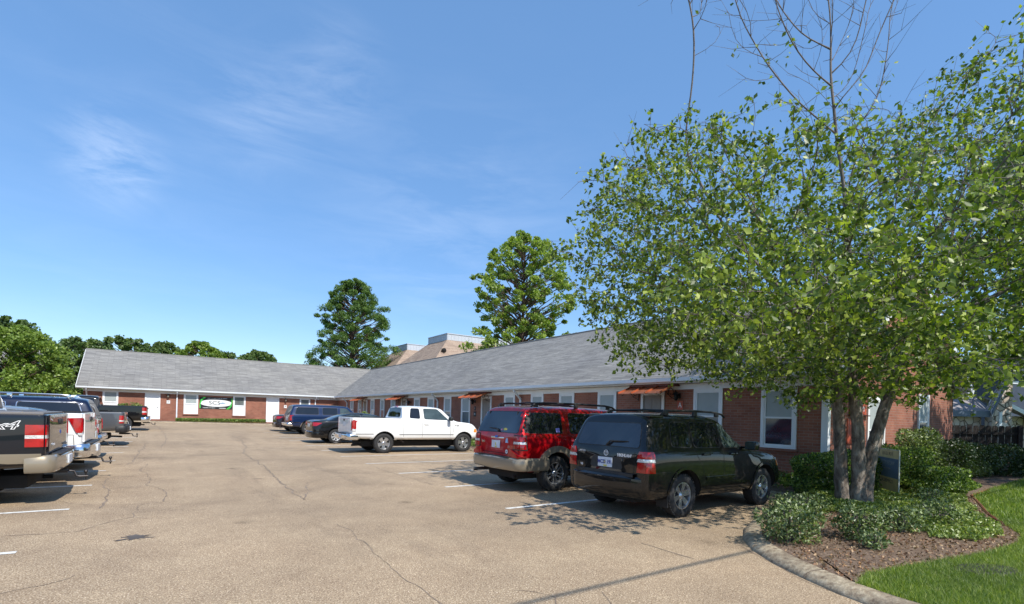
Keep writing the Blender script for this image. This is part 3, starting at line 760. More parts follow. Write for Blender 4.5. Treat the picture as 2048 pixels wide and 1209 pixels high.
# --- dark blue long SUV on the right
def bigsuv(label, loc, h, L, H, pnt, glass, wb, rw, grp, rack=False, lower=None):
    c = Car('suv', label, 'SUV', loc, h, suv_stations(L, 1.94, H, 1.13, .40, 1.10, .25, .4, 3.4, 4.05, slant=.40, nose=.98, wt=.80), pnt, (rw, rw+wb), .375, W=1.94, group=grp, rim='five')
    t = H-.17
    for sd in 'lr':
        c.glass([(.30, 1.19), (1.62, 1.18), (1.62, t), (.42, t)], sd, glass, trim=CHROME if rack else None)
        c.glass([(1.86, 1.18), (2.72, 1.18), (2.72, t), (1.86, t)], sd, glass, trim=CHROME if rack else None)
        c.glass([(2.90, 1.18), (3.72, 1.17), (3.60, 1.26), (3.28, t-.02), (2.90, t)], sd, GLASSM, trim=CHROME if rack else None)
        c.flare(rw, .375, sd, CHROME if lower else pnt, .055, .085, -5, 185, .012); c.flare(rw+wb, .375, sd, CHROME if lower else pnt, .055, .085, -5, 185, .012)
        c.gaps([(sd, [(1.76, t), (1.76, .5)]), (sd, [(2.81, t), (2.81, .5)]), (sd, [(3.86, 1.2), (3.88, .5)])])
        if lower: c.strip([(.10, .70), (rw-.5, .70)], sd, .03, CHROME, thick=.01, name='side_moulding'); c.strip([(rw+.5, .70), (rw+wb-.5, .70)], sd, .03, CHROME, thick=.01, name='side_moulding')
        c.handle(2.0, 1.02, sd, pnt); c.handle(3.05, 1.02, sd, pnt)
    c.mirror(3.75, 1.22, -1, PLBLACK); c.mirror(3.75, 1.22, 1, PLBLACK)
    c.glass([(-.72, 1.20), (.72, 1.20), (.66, t), (-.66, t)], 'b', GLASSB, 'rear_window')
    c.bumper('rear_bumper', -.12, .93, .48, .68, wrap=.30, mat=CHROME, cr=.12)
    for sg in (-1, 1):
        o = c.patch('tail_light', [(sg*.80, .80), (sg*.93, .80), (sg*.93, 1.12), (sg*.80, 1.12)], 'b', REDLENS, .008, 0, .05, .005)
        c.patch('side_lens', [(.02, .80), (.12, .80), (.12, 1.12), (.02, 1.12)], 'l' if sg > 0 else 'r', REDLENS, .010, 0, .05, .005, parent=o)
    c.plate(0, .88); c.gaps([('b', [(0, 1.18), (0, .72)]), ('b', [(-.7, 1.17), (-.7, .74), (.7, .74), (.7, 1.17)])])
    if rack: c.rails(.5, 3.1, .66, H-.01, CHROME, .06, (1.0, 2.4), r=.02)
    c.front(L, .84, 1.02, .96); c.hitchball(-.08, .42)
    return c
bigsuv('dark blue long SUV beyond the black sedan, near the inner corner of the building', (5.84, 32.3, zg(6, 32)), 0, 5.05, 1.76, BLUEP, GLASSD, 3.05, 1.05, GR, lower=True)
sedan('sedan', 'black sedan farthest along the right row, mostly hidden by the blue SUV', (5.66, 35.3, zg(6, 35)), 0, 4.6, 1.80, 1.44, 1.06, MAROONP, .33, 1.05, 2.65, GR)

# --- left row, tails towards the lane
def pickup(label, loc, h, L, W, H, rail, pnt, wr, rw, wb, grp, xc, xf, xw, rim='six', bump=CHROME, lamp=(.80, 1.16), cuts=(.35, .55), cover=None, lampw=.17, rm=None, ldepth=.20):
    c = Car('pickup_truck', label, 'pickup truck', loc, h, pickup_stations(L, W, H, rail, .50, rail-.10, xc, xf, xw, rail-.06, slant=.10, nose=rail-.3, wt=W/2-.17), pnt, (rw, rw+wb), wr, W=W, group=grp, rim=rim, rimmat=rm, tw=.26, bed=None if cover else (.09, -W/2+.15, .8, xc-.06, W/2-.15, 1.7))
    for sd in 'lr':
        b = rail+.02; t = H-.14
        c.glass([(xc+.16, b), (xc+.75, b), (xc+.75, t), (xc+.24, t)], sd, GLASSD)
        c.glass([(xc+.86, b), (xf+.25, b-.02), (xf+.1, b+.12), (xf-.18, t-.01), (xc+.86, t)], sd, GLASSM)
        c.flare(rw, wr, sd, pnt, .055, .11, -8, 188, .014); c.flare(rw+wb, wr, sd, pnt, .055, .11, -8, 188, .014)
        c.gaps([(sd, [(xc-.01, rail), (xc+.01, .56)]), (sd, [(xc+.81, t), (xc+.81, .56)]), (sd, [(xf+.32, b-.05), (xf+.34, .56)])])
        c.handle(xc+1.0, rail-.22, sd, pnt)
    c.mirror(xf+.22, rail+.06, -1, PLBLACK); c.mirror(xf+.22, rail+.06, 1, PLBLACK)
    c.glass([(-W/2+.30, rail+.06), (W/2-.30, rail+.06), (W/2-.33, H-.12), (-W/2+.33, H-.12)], 'b', GLASSD, 'rear_window', sw=.03)
    c.patch('third_brake_light', [(-.16, H-.075), (.16, H-.075), (.16, H-.05), (-.16, H-.05)], 'b', REDLENS, .012, 0, .1, .012)
    c.patch('tailgate', [(-W/2+lampw+.02, .80), (W/2-lampw-.02, .80), (W/2-lampw-.02, rail-.015), (-W/2+lampw+.02, rail-.015)], 'b', pnt, .012, 0, .1, .012)
    m = MB(); a, _ = c.hit(0, rail-.12, 'b'); m.bbox(a.x-.045, -.12, rail-.17, a.x, .12, rail-.08, .02); m.build('tailgate_handle', PLBLACK, c.root, True)
    bo = c.bumper('rear_bumper', -.10, W/2-.01, .50, .76, wrap=.34, mat=bump, cr=.15, bulge=.04)
    m = MB(); m.bbox(-.13, -.66, .745, .04, .66, .775, .01); m.build('bumper_step', PLBLACK, bo)
    m = MB(); m.bbox(-.165, -.17, .57, -.14, .17, .71, .01); m.build('licence_plate', PLATEM, c.root)
    h_ = lamp[1]-lamp[0]
    for sg in (-1, 1):
        par = None
        for a, b, mt in ((lamp[0], lamp[0]+h_*cuts[0], REDLENS), (lamp[0]+h_*cuts[0], lamp[0]+h_*cuts[1], CLEARLENS), (lamp[0]+h_*cuts[1], lamp[1], REDLENS)):
            if b-a < .01: continue
            o = c.patch('tail_light' if par is None else 'lens', [(sg*(W/2-lampw), a), (sg*(W/2-.05), a), (sg*(W/2-.05), b), (sg*(W/2-lampw), b)], 'b', mt, .010, 0, .04, .006, parent=par); par = par or o
            c.patch('side_lens', [(.04, a), (ldepth, a), (ldepth, b), (.04, b)], 'l' if sg > 0 else 'r', mt, .010, 0, .04, .008, parent=par)
        c.patch('bed_rail_cap', [(.05, sg*(W/2-.17)), (xc-.05, sg*(W/2-.17)), (xc-.05, sg*(W/2-.055)), (.05, sg*(W/2-.055))], 't', cover or PLBLACK, .004, 0, .2, .012)
    if cover:
        m = MB(); m.bbox(.06, -W/2+.16, rail-.02, xc-.05, W/2-.16, rail+.03, .015)
        for k in range(3): m.tube([(.3+k*.5, -W/2+.18, rail+.03), (.3+k*.5, W/2-.18, rail+.03)], .012, 6)
        m.build('bed_cover', cover, c.root, True)
    c.front(L, rail-.45, rail-.25, W/2); c.hitchball(-.11, .40)
    return c
TAUPE = plain('taupe_sunlit_sheen', (.17, .15, .135), .45, var=.15)  # black plastic bed top, its sunlit sheen put into the base colour
c = pickup('black four wheel drive pickup with tan lower panels, nearest vehicle on the left', (-1.47, 11.06, 0), PI, 5.5, 2.0, 1.90, 1.37, NAVYP, .40, 1.0, 3.5, GL, 1.75, 3.6, 4.3,
           bump=TANP, lamp=(.89, 1.215), cuts=(.38, .53), cover=TAUPE, lampw=.12, ldepth=.235)
for sd in 'lr':
    c.patch('lower_panel', [(.06, .50), (.46, .50), (.50, .66), (.56, .79), (.06, .79)], sd, TANP, .006, 0, .1, .006)
    c.patch('lower_panel', [(1.54, .50), (3.95, .50), (3.95, .79), (1.48, .79)], sd, TANP, .006, 0, .12, .006)
for t_, mt, bo, e in (('4x4', WTXT, .006, .001), ('4x4', BTXT, -.002, .003)):
    text(t_, .17, mt, frame(Vector((.52, .995, 1.205)), (-1, 0, 0), (0, 0, 1)), c.root, 'side_decal', e, 1.5, bold=bo, shear=.35)
q, n_ = c.hit(0, 1.08, 'b'); m = MB(); m.lathe([(.001, 0), (.07, 0), (.07, .012), (.001, .012)], 20, Matrix.Translation(q+n_*.014) @ Matrix.Rotation(PI/2, 4, 'Z') @ Matrix.Diagonal((1, 1, .5, 1))); m.build('oval_emblem', BLUEDEC, c.root, True)
text('F-150', .07, CHROME, frame(Vector((-.03, .60, .90)), (0, -1, 0), (0, 0, 1)), c.root, 'badge', .003)
c = pickup('white pickup truck with slanted red tail lamp beside the black and tan pickup', (-1.34, 13.72, 0), PI, 5.5, 1.98, 1.86, 1.36, WHITEP, .40, 1.3, 3.5, GL, 1.45, 3.6, 4.3,
           lamp=(1.0, 1.26), cuts=(0, 0), lampw=.12, ldepth=.045)
for sg in (-1, 1):
    o = c.patch('slanted_tail_light', [(.03, 1.27), (.22, 1.26), (.10, .98), (.03, .98)], 'l' if sg > 0 else 'r', REDLENS, .018, 0, .04, .012)
    c.patch('clear_lens', [(.03, .93), (.065, .93), (.08, .975), (.03, .975)], 'l' if sg > 0 else 'r', CLEARLENS, .018, 0, .04, .012, parent=o)
    sd = 'l' if sg > 0 else 'r'
    c.patch('storage_latch', [(.33, .845), (.41, .845), (.41, .885), (.33, .885)], sd, PLBLACK, .006, 1, .04, .004)
    c.gaps([(sd, [(.62, .62), (.62, .93), (.14, .94), (.12, .6)])])
sedan('sedan', 'silver sedan between the white pickup and the blue wagon on the left', (-1.45, 16.15, 0), PI, 4.6, 1.82, 1.475, 1.04, SILVP, .33, 1.0, 2.7, GL, sh=.42)
bigsuv('dark blue SUV with silver roof rack in the left row', (-1.62, 18.98, 0), PI, 5.3, 1.72, BLUED, GLASSD, 3.2, 1.1, GL, rack=True)
pickup('grey pickup truck with open bed beyond the blue SUV on the left', (-1.30, 24.1, zg(-1, 24)), PI, 5.2, 1.86, 1.74, 1.24, GREYP, .37, 1.2, 3.2, GL, 1.7, 3.3, 4.0, bump=PLBLACK, lamp=(.84, 1.12), cuts=(.22, .4), lampw=.13, ldepth=.14)
pickup('black pickup truck farthest along the left row, near the white door', (-.92, 34.6, zg(-1, 34)), PI, 5.6, 2.0, 1.84, 1.33, BLACKP, .40, 1.02, 3.6, GL, 2.0, 3.7, 4.4, rim='six', lamp=(.88, 1.26), cuts=(.3, .48), lampw=.16, rm=RIMWHITE)
# ------------------------------------------------------------------ office building, one L of two wings
EAVE, SOFF, RIDGE = 2.86, 2.72, 6.0
WU, WV = 13.4, 49.0                     # wall planes facing the lot
EU, EV = 13.0, 48.6                     # gutter lines
RU, RV = 18.0, 53.6
V0 = 5.88; U0 = -5.2; FARU = 22.6; FARV = 58.2
bld = empty('office_building', (WU, WV, 0)); tag(bld, 'long single storey red brick office building with grey shingle roof and white trim', 'office building')
BM = Matrix.Translation((-WU, -WV, 0))
def bpart(m, name, mat, parent=None, **k):
    m.v = [(x-WU, y-WV, z) for x, y, z in m.v]
    return m.build(name, mat, parent or bld, **k)
m = MB()
g = [(WU, -.2), (FARU, -.2), (FARU, SOFF), (RU, RIDGE-.13), (WU, SOFF+.0)]
m.box(WU, V0+.25, -.2, WU+.25, WV, SOFF+.05)                       # right wing front wall
m.prism([(a, b) for a, b in g], V0, V0+.25, 'y')              # gable end
m.box(FARU-.25, V0+.25, -.2, FARU, FARV, SOFF)                # back of right wing
m.box(U0, WV, -.2, WU, WV+.25, SOFF+.05)                          # back wing front wall
m.prism([(WV+.25, -.2), (FARV, -.2), (FARV, SOFF), (RV, RIDGE-.13), (WV+.25, SOFF+.12)], U0, U0+.25, 'x')
m.box(U0+.25, FARV-.25, -.2, FARU-.25, FARV, SOFF)
bpart(m, 'wall', BRICK, uv=True)
# roof: two slopes meeting in a valley
m = MB(); ov = V0-.42; oU = U0-.38; TH = .10
k = (RIDGE-EAVE)/(RU-EU)
def slab(q):
    m.add([Vector(p) for p in q]+[Vector(p)-Vector((0, 0, TH)) for p in q], [tuple(range(len(q))), tuple(range(len(q), 2*len(q)))[::-1]]+[(i, (i+1) % len(q), (i+1) % len(q)+len(q), i+len(q)) for i in range(len(q))])
slab([(EU, ov, EAVE), (EU, EV, EAVE), (RU, RV, RIDGE), (RU, ov, RIDGE)])
slab([(RU, ov, RIDGE), (RU, RV, RIDGE), (2*RU-EU, 2*RV-EV, EAVE), (2*RU-EU, ov, EAVE)])
slab([(EU, EV, EAVE), (oU, EV, EAVE), (oU, RV, RIDGE), (RU, RV, RIDGE)])
slab([(oU, RV, RIDGE), (oU, 2*RV-EV, EAVE), (2*RU-EU, 2*RV-EV, EAVE), (RU, RV, RIDGE)])
roof = bpart(m, 'roof', SHINGLE, uv=True)
m = MB(); m.tube([(RU, ov, RIDGE+.0), (RU, RV, RIDGE+.0)], .06, 6); m.tube([(oU, RV, RIDGE), (RU, RV, RIDGE)], .06, 6); bpart(m, 'ridge_cap', SHINGLE, roof, uv=True)
# gutters, fascia and frieze
def gut(a, b):
    m = MB(); a = Vector(a); b = Vector(b); d = (b-a).normalized(); n = Vector((d.y, -d.x, 0))
    if (n.x+n.y) > 0: n = -n
    prof = [(0, 0), (0, .125), (.015, .125), (.018, .015), (.10, .015), (.115, .115), (.135, .125), (.13, .02), (.11, 0)]
    P = []
    for p in (a, b):
        for o_, z in prof: P.append(p+n*o_+Vector((0, 0, z-.135)))
    L = len(prof); m.add(P, [(i, (i+1) % L, (i+1) % L+L, i+L) for i in range(L)]+[tuple(range(L))[::-1], tuple(range(L, 2*L))])
    for i in range(int((b-a).length/6)):
        p = a+d*(6*i+3); m.box(p.x-.02 if abs(d.x) < .5 else p.x-.03, 0, 0, 0, 0, 0) if False else None
    return m
bpart(gut((EU+.0, ov, EAVE-.01), (EU, EV-.14, EAVE-.01)), 'gutter', TRIMB)
bpart(gut((oU, EV, EAVE-.01), (EU-.14, EV, EAVE-.01)), 'gutter', TRIMB)
m = MB(); m.box(EU+.003, ov, SOFF-.04, WU, EV, SOFF-.01); m.box(oU, EV+.003, SOFF-.045, EU, WV, SOFF-.015)
m.box(WU-.035, V0+.004, SOFF-.22, WU-.003, WV-.04, SOFF-.05); m.box(U0+.004, WV-.035, SOFF-.22, WU-.04, WV-.003, SOFF-.05)
bpart(m, 'soffit', TRIM)
# gable end rakes and return
m = MB()
for sg in (-1, 1):
    a = Vector((RU+sg*(RU-EU), ov, EAVE-.11)); b = Vector((RU, ov, RIDGE-.11))
    d = (b-a).normalized(); nn = Vector((-d.z, 0, d.x)); nn = nn if nn.z > 0 else -nn
    P = [a-nn*.09, b-nn*.09, b+nn*.08, a+nn*.08]
    m.add([p+Vector((0, -.03, 0)) for p in P]+[p+Vector((0, -.002, 0)) for p in P], [(0, 1, 2, 3), (7, 6, 5, 4)]+[(i, (i+1) % 4, (i+1) % 4+4, i+4) for i in range(4)])
    P = [a-nn*.02, b-nn*.02]
    m.add([P[0]+Vector((0, .0, -.03)), P[1]+Vector((0, 0, -.03)), P[1]+Vector((0, .40, -.03)), P[0]+Vector((0, .40, -.03))], [(0, 1, 2, 3)])
m.box(2*RU-EU-.52, ov+.005, EAVE-.32, 2*RU-EU-.0, ov+.42, EAVE-.12); m.box(EU, ov+.005, EAVE-.30, EU+.4, ov+.42, EAVE-.14)
bpart(m, 'gable_trim', TRIM)
m = MB()
for sg in (-1,):
    a = Vector((oU, RV+sg*(RV-EV), EAVE-.11)); b = Vector((oU, RV, RIDGE-.11)); d = (b-a).normalized(); nn = Vector((0, -d.z, d.y)); nn = nn if nn.z > 0 else -nn
    P = [a-nn*.09, b-nn*.09, b+nn*.08, a+nn*.08]
    m.add([p+Vector((-.03, 0, 0)) for p in P]+[p+Vector((-.002, 0, 0)) for p in P], [(0, 1, 2, 3), (7, 6, 5, 4)]+[(i, (i+1) % 4, (i+1) % 4+4, i+4) for i in range(4)])
bpart(m, 'gable_trim', TRIM)
# local frames on the walls: s along the wall (to the right seen from the lot), d out of the wall
def wallM(kind, s, z=0):
    # returns matrix: local x = to the right, local y = out of the wall, local z = up
    if kind == 'R': return Matrix.Translation((0, s-WV, z)) @ Matrix(((0, -1, 0, 0), (-1, 0, 0, 0), (0, 0, 1, 0), (0, 0, 0, 1)))
    if kind == 'B': return Matrix.Translation((s-WU, 0, z)) @ Matrix(((1, 0, 0, 0), (0, -1, 0, 0), (0, 0, 1, 0), (0, 0, 0, 1)))
    return Matrix.Translation((s-WU, V0-WV, z)) @ Matrix(((1, 0, 0, 0), (0, -1, 0, 0), (0, 0, 1, 0), (0, 0, 0, 1)))
def window(kind, s, w, z0, z1, sill=True, low=None, lower=PANE, upper=BLIND, mid=.5, label=None):
    """double hung window; low = height of a solid white panel under the glass"""
    M = wallM(kind, s); h = w/2; f = MB(); t = .085
    f.box(-h, -.02, z0, -h+t, .04, z1, M); f.box(h-t, -.02, z0, h, .04, z1, M); f.box(-h+t, -.02, z1-.10, h-t, .04, z1, M)
    f.box(-h+t, -.02, z0, h-t, .04, z0+.06, M)
    zb = z0+.06 if low is None else low
    if low is not None: f.box(-h+t, -.01, z0+.06, h-t, .022, low-.05, M); f.box(-h+t, -.01, low-.05, h-t, .05, low, M); f.box(-h+t+.06, .0, z0+.14, h-t-.06, .030, low-.12, M)
    zm = zb+(z1-.10-zb)*mid
    # sashes
    for a, b, y in ((zb, zm+.02, .006), (zm-.02, z1-.10, .018)):
        if low is not None and y < .01: continue
        a = zb if low is not None else a
        f.box(-h+t+.002, y-.02, a, -h+t+.045, y+.012, b, M); f.box(h-t-.045, y-.02, a, h-t-.002, y+.012, b, M)
        f.box(-h+t+.045, y-.02, a, h-t-.045, y+.012, a+.045, M); f.box(-h+t+.045, y-.02, b-.045, h-t-.045, y+.012, b, M)
    o = f.build('window', TRIM, bld)
    if label: o['label'] = label
    x0, x1 = -h+t+.045, h-t-.045
    if low is None:
        g = MB(); g.box(x0, .003, zb+.045, x1, .007, zm-.025, M); g.build('lower_pane', lower, o)
        g = MB(); g.box(x0, .004, zm+.025, x1, .012, z1-.145, M); g.build('upper_pane', upper, o)
    else:
        g = MB(); g.box(x0, .004, low+.045, x1, .010, z1-.145, M); g.build('pane', upper, o)
    if sill:
        g = MB(); g.box(-h-.05, -.01, z0-.075, h+.05, .075, z0-.003, M); g.build('sill', BRICK, o, uv=True)
    return o
def door(kind, s, w, z0, z1, mat, name='door', surround=True):
    M = wallM(kind, s); h = w/2; f = MB(); t = .10
    f.box(-h, -.02, z0, -h+t, .045, z1, M); f.box(h-t, -.02, z0, h, .045, z1, M); f.box(-h+t, -.02, z1-.12, h-t, .045, z1, M)
    o = f.build('door_frame', TRIM, bld)
    d = MB(); d.box(-h+t, -.015, z0, h-t, .004, z1-.12, M)
    pw = (w-2*t)
    for i in (0, 1):
        for a, b in ((.12, .34), (.38, .70), (.74, .94)):
            x0 = -h+t+pw*(.10+.45*i); H_ = z1-.12-z0
            d.bbox(x0, .0, z0+H_*a, x0+pw*.35, .014, z0+H_*b, .012, M)
    dd = d.build('door', mat, o); g = MB(); g.lathe([(.001, .06), (.03, .055), (.03, .03), (.012, .02), (.012, 0)], 12, M @ Matrix.Translation((h-t-.08, 0, z0+.95))); g.build('door_knob', CHROME, dd, True)
    g = MB(); g.box(-h, -.02, z0-.12, h, .30, z0-.002, M); g.build('threshold', BRICK, o, uv=True)
    return o
for s, w in ((7.08, .95), (9.21, .98), (13.42, .95), (15.70, .92), (17.68, .9), (19.85, .9), (24.1, .98), (26.25, .9), (28.5, .92), (30.6, .9), (34.8, .88), (37.0, .88), (39.2, .9), (42.4, .9), (44.6, .9)):
    window('R', s, w, .86, 2.52, lower=PANED if s < 8 else PANE, upper=BLIND)
for s in (11.3, 21.95, 32.8, 41.0): door('R', s, .98, .12, 2.46, DOORM)
window('B', -3.6, .95, .98, 2.60, low=1.72, upper=BLIND)
window('B', 1.58, 1.0, .92, 2.60, low=1.75, upper=BLIND); window('B', 5.08, .95, .86, 2.58, low=1.70, upper=PANE); window('B', 10.4, .92, .86, 2.58, low=1.72, upper=PANE)
door('B', -.98, 1.0, .46, 2.66, DOORW); door('B', 7.7, 1.05, .34, 2.60, DOORW)
window('G', 16.2, 1.15, .52, 2.32); window('G', 19.75, .9, .85, 2.55)
m = MB(); m.box(WU-.03, V0-.028, -.1, WU+.095, V0-.002, SOFF-.05); m.box(WU-.03, V0-.002, -.1, WU-.004, V0+.13, SOFF-.225); bpart(m, 'corner_board', TRIM)
# downspouts
def spout(kind, s, z0=.1, off=.42):
    M = wallM(kind, s); m = MB()
    def seg(a, b, w=.045):
        a = Vector(a); b = Vector(b); d = b-a
        q = d.to_track_quat('Z', 'Y').to_matrix().to_4x4(); T = M @ Matrix.Translation(a) @ q
        m.bbox(-w, -w*.75, 0, w, w*.75, d.length, .008, T)
    wp = 13.4 if kind == 'R' else 49.0
    seg((0, wp*0+off, EAVE-.14), (0, off, EAVE-.24)); seg((0, off, EAVE-.23), (0, .05, EAVE-.58)); seg((0, .05, EAVE-.60), (0, .05, z0))
    m.bbox(-.06, off-.05, EAVE-.17, .06, off+.05, EAVE-.10, .01, M)
    for z in (.8, 1.8): m.box(-.06, .003, z, .06, .012, z+.03, M)
    o = m.build('downspout', TRIMB, bld)
# wallM is relative to the wall planes below
def _wm(kind, s, z=0):
    if kind == 'R': return Matrix.Translation((0, s-WV, z)) @ Matrix(((0, -1, 0, 0), (-1, 0, 0, 0), (0, 0, 1, 0), (0, 0, 0, 1)))
    return Matrix.Translation((s-WU, 0 if kind == 'B' else V0-WV, z)) @ Matrix(((1, 0, 0, 0), (0, -1, 0, 0), (0, 0, 1, 0), (0, 0, 0, 1)))
for s in (18.9, 27.5, 46.0): spout('R', s)
for s in (-5.0, .62, 11.3): spout('B', s)
# awnings, lamps and number plates by the doors
aw_labels = ['copper door awning on black scroll brackets nearest the tree', 'copper door awning above the hood of the white truck', 'copper door awning above the cab roof of the white truck', 'copper door awning farthest back near the inner corner']
def awning(s, w, label):
    root = empty('awning', (WU, s, 0)); tag(root, label, 'awning', 'copper awnings over the doors')
    m = MB(); D = .92; zt, zb = 2.70, 2.36
    n = 4
    def P(y, x, dz=0): return (-x, y, zt+(zb-zt)*x/D+dz)
    vs = [P(-w/2, 0), P(w/2, 0), P(w/2, D), P(-w/2, D)]
    m.add([Vector(v) for v in vs]+[Vector(v)-Vector((0, 0, .02)) for v in vs], [(0, 1, 2, 3), (7, 6, 5, 4), (0, 4, 5, 1), (1, 5, 6, 2), (2, 6, 7, 3), (3, 7, 4, 0)])
    for i in range(n):
        y = -w/2+.012+(w-.024)*i/(n-1)
        vs = [P(y-.012, .0, .001), P(y+.012, .0, .001), P(y+.012, D, .001), P(y-.012, D, .001)]
        m.add([Vector(v) for v in vs]+[Vector(v)+Vector((0, 0, .045)) for v in vs], [(3, 2, 1, 0), (4, 5, 6, 7), (0, 1, 5, 4), (1, 2, 6, 5), (2, 3, 7, 6), (3, 0, 4, 7)])
    m.build('canopy', COPPER, root)
    m = MB(); m.box(-.05, -w/2-.1, zt-.02, .0, w/2+.1, zt+.08); m.box(-.30, -w/2-.06, zt-.10, -.001, w/2+.06, zt-.025); m.build('ledger_board', COPPERD, root)
    for y in (-w/2+.12, w/2-.12):
        m = MB(); pts = []
        m.tube([(-.02, y, zt-.05), (-.95, y, zb-.04)], .012, 6); m.tube([(-.02, y, zt-.05), (-.02, y, zt-.55)], .012, 6)
        for t in range(0, 26): a = t/25*PI*1.9; r = .16*(1-t/40); pts.append((-.22-r*math.cos(a), y, zt-.30+r*math.sin(a)))
        m.tube(pts, .011, 6)
        pts = [(-.40-.10*math.cos(t/14*PI*1.6)*(1-t/30), y, zt-.26+.08*math.sin(t/14*PI*1.6)) for t in range(15)]; m.tube(pts, .010, 6)
        m.tube([(-.05, y, zt-.5), (-.25, y, zt-.44), (-.55, y, zt-.24), (-.85, y, zb-.07)], .011, 6)
        m.build('scroll_bracket', IRON, root, True)
for s, lb in zip((11.15, 22.4, 33.0, 41.4), aw_labels): awning(s, 1.75 if s < 12 else 1.8, lb)
def wall_lamp(kind, s, z, label):
    loc = (WU, s, z) if kind == 'R' else (s, WV, z); root = empty('wall_lamp', loc); root.matrix_world = (wallM(kind, s, z) if 0 else Matrix.Translation(loc) @ (Matrix(((0, -1, 0, 0), (-1, 0, 0, 0), (0, 0, 1, 0), (0, 0, 0, 1))) if kind == 'R' else Matrix(((1, 0, 0, 0), (0, -1, 0, 0), (0, 0, 1, 0), (0, 0, 0, 1)))))
    root.matrix_world = Matrix.Translation(loc) @ (Matrix.Rotation(PI/2, 4, 'Z') if kind == 'R' else Matrix.Rotation(PI, 4, 'Z'))
    tag(root, label, 'wall lamp', 'black lanterns on the brick walls')
    m = MB(); m.bbox(-.05, .0, -.08, .05, .025, .08, .01); m.tube([(0, .02, 0), (0, .12, .05), (0, .17, .12)], .012, 8)
    m.lathe([(.001, .14), (.05, .11), (.11, .04), (.115, .03)], 16, Matrix.Translation((0, .17, 0)), axis='z'); m.build('bracket_and_hood', IRON, root, True)
    m = MB(); m.lathe([(.06, .03), (.075, -.02), (.06, -.12), (.03, -.15), (.001, -.155)], 14, Matrix.Translation((0, .17, 0)), axis='z'); m.build('lantern', LAMPG if kind != 'R' else IRON, root, True)
wall_lamp('R', 10.25, 2.30, 'round black lantern on brick above the red letter A sign'); wall_lamp('R', 23.1, 2.2, 'black lantern left of the door behind the red SUV')
wall_lamp('R', 31.6, 2.2, 'black lantern right of the door above the white truck cab'); wall_lamp('B', .02, 2.35, 'black lantern right of the left white door'); wall_lamp('B', 8.75, 2.35, 'black lantern right of the white door by the blue SUV')
def wsign(kind, s, z, w, h, mat, txt, tm, label, size=.14, name='wall_sign', dim=None):
    loc = (WU, s, z) if kind == 'R' else (s, (WV if kind == 'B' else V0), z)
    root = MB(); root.bbox(-w/2, .0, -h/2, w/2, .025, h/2, .008); o = root.build(name, mat)
    o.matrix_world = Matrix.Translation(loc) @ (Matrix.Rotation(PI/2, 4, 'Z') if kind == 'R' else Matrix.Rotation(PI, 4, 'Z'))
    tag(o, label, 'sign')
    n = len(txt)
    for i, (t, sz) in enumerate(txt):
        zz = (n-1)/2-i
        text(t, sz, tm, frame((0, .0275, zz*h*.82/n), (-1, 0, 0), (0, 0, 1)), o, 'lettering', .0015, .85, bold=.002)
    return o
wsign('R', 10.2, 2.0, .22, .28, SIGNRED, [('A', .22)], WTXT, 'small red sign with white letter A on the brick beside the door')
wsign('R', 23.1, 1.55, .26, .26, SIGNBLK, [('106', .11)], WTXT, 'small black number sign on brick behind the white truck hood'); wsign('R', 23.1, 1.85, .12, .22, SIGNBLK, [('I', .12)], WTXT, 'narrow black plaque above the black number sign')
wsign('R', 42.2, 1.75, .10, .24, SIGNBLK, [('I', .10)], WTXT, 'narrow black plaque beside the farthest door')
wsign('B', .05, 1.85, .24, .26, SIGNWHT, [('110', .09)], BTXT, 'small white number sign right of the left white door'); wsign('B', 8.75, 1.75, .24, .26, SIGNWHT, [('108', .09)], BTXT, 'small white number sign right of the white door by the blue SUV')
wsign('B', 12.2, 1.65, .24, .26, SIGNWHT, [('107', .09)], BTXT, 'small white number sign near the inner corner behind the blue SUV')
wsign('G', 15.05, 2.12, .98, .62, SIGNRED, [('STEVENS', .19), ('DO RD', .19), ('COMPANY', .19)], WTXT, 'red wall sign lettered in white, upper of two on the gable end behind the trunks')
wsign('G', 14.95, 1.36, 1.0, .66, SIGNRED, [('10', .30), ('110', .14)], WTXT, 'red wall sign with white numerals, lower of two on the gable end behind the trunks')
m = MB(); m.box(14.5, V0-.10, 1.77, 15.6, V0-.002, 1.80); m.box(14.5, V0-.06, 2.44, 15.6, V0-.002, 2.47); bpart(m, 'sign_shelf', COPPERD)
# flood lights in the inner corner
fl = MB(); fl.bbox(11.3, WV-.10, 2.5, 11.42, WV-.003, 2.6, .02)
for x in (11.24, 11.5): fl.lathe([(.001, .0), (.04, .0), (.06, -.12), (.001, -.13)], 12, Matrix.Translation((x, WV-.12, 2.5)))
fo = MB(); fo.v = [(x-11.36, y-WV, z-2.5) for x, y, z in fl.v]; fo.f = fl.f; o = fo.build('flood_light', SIGNWHT, smooth=True, loc=(11.36, WV, 2.5)); tag(o, 'white twin flood light under the eave at the inner corner', 'flood light')
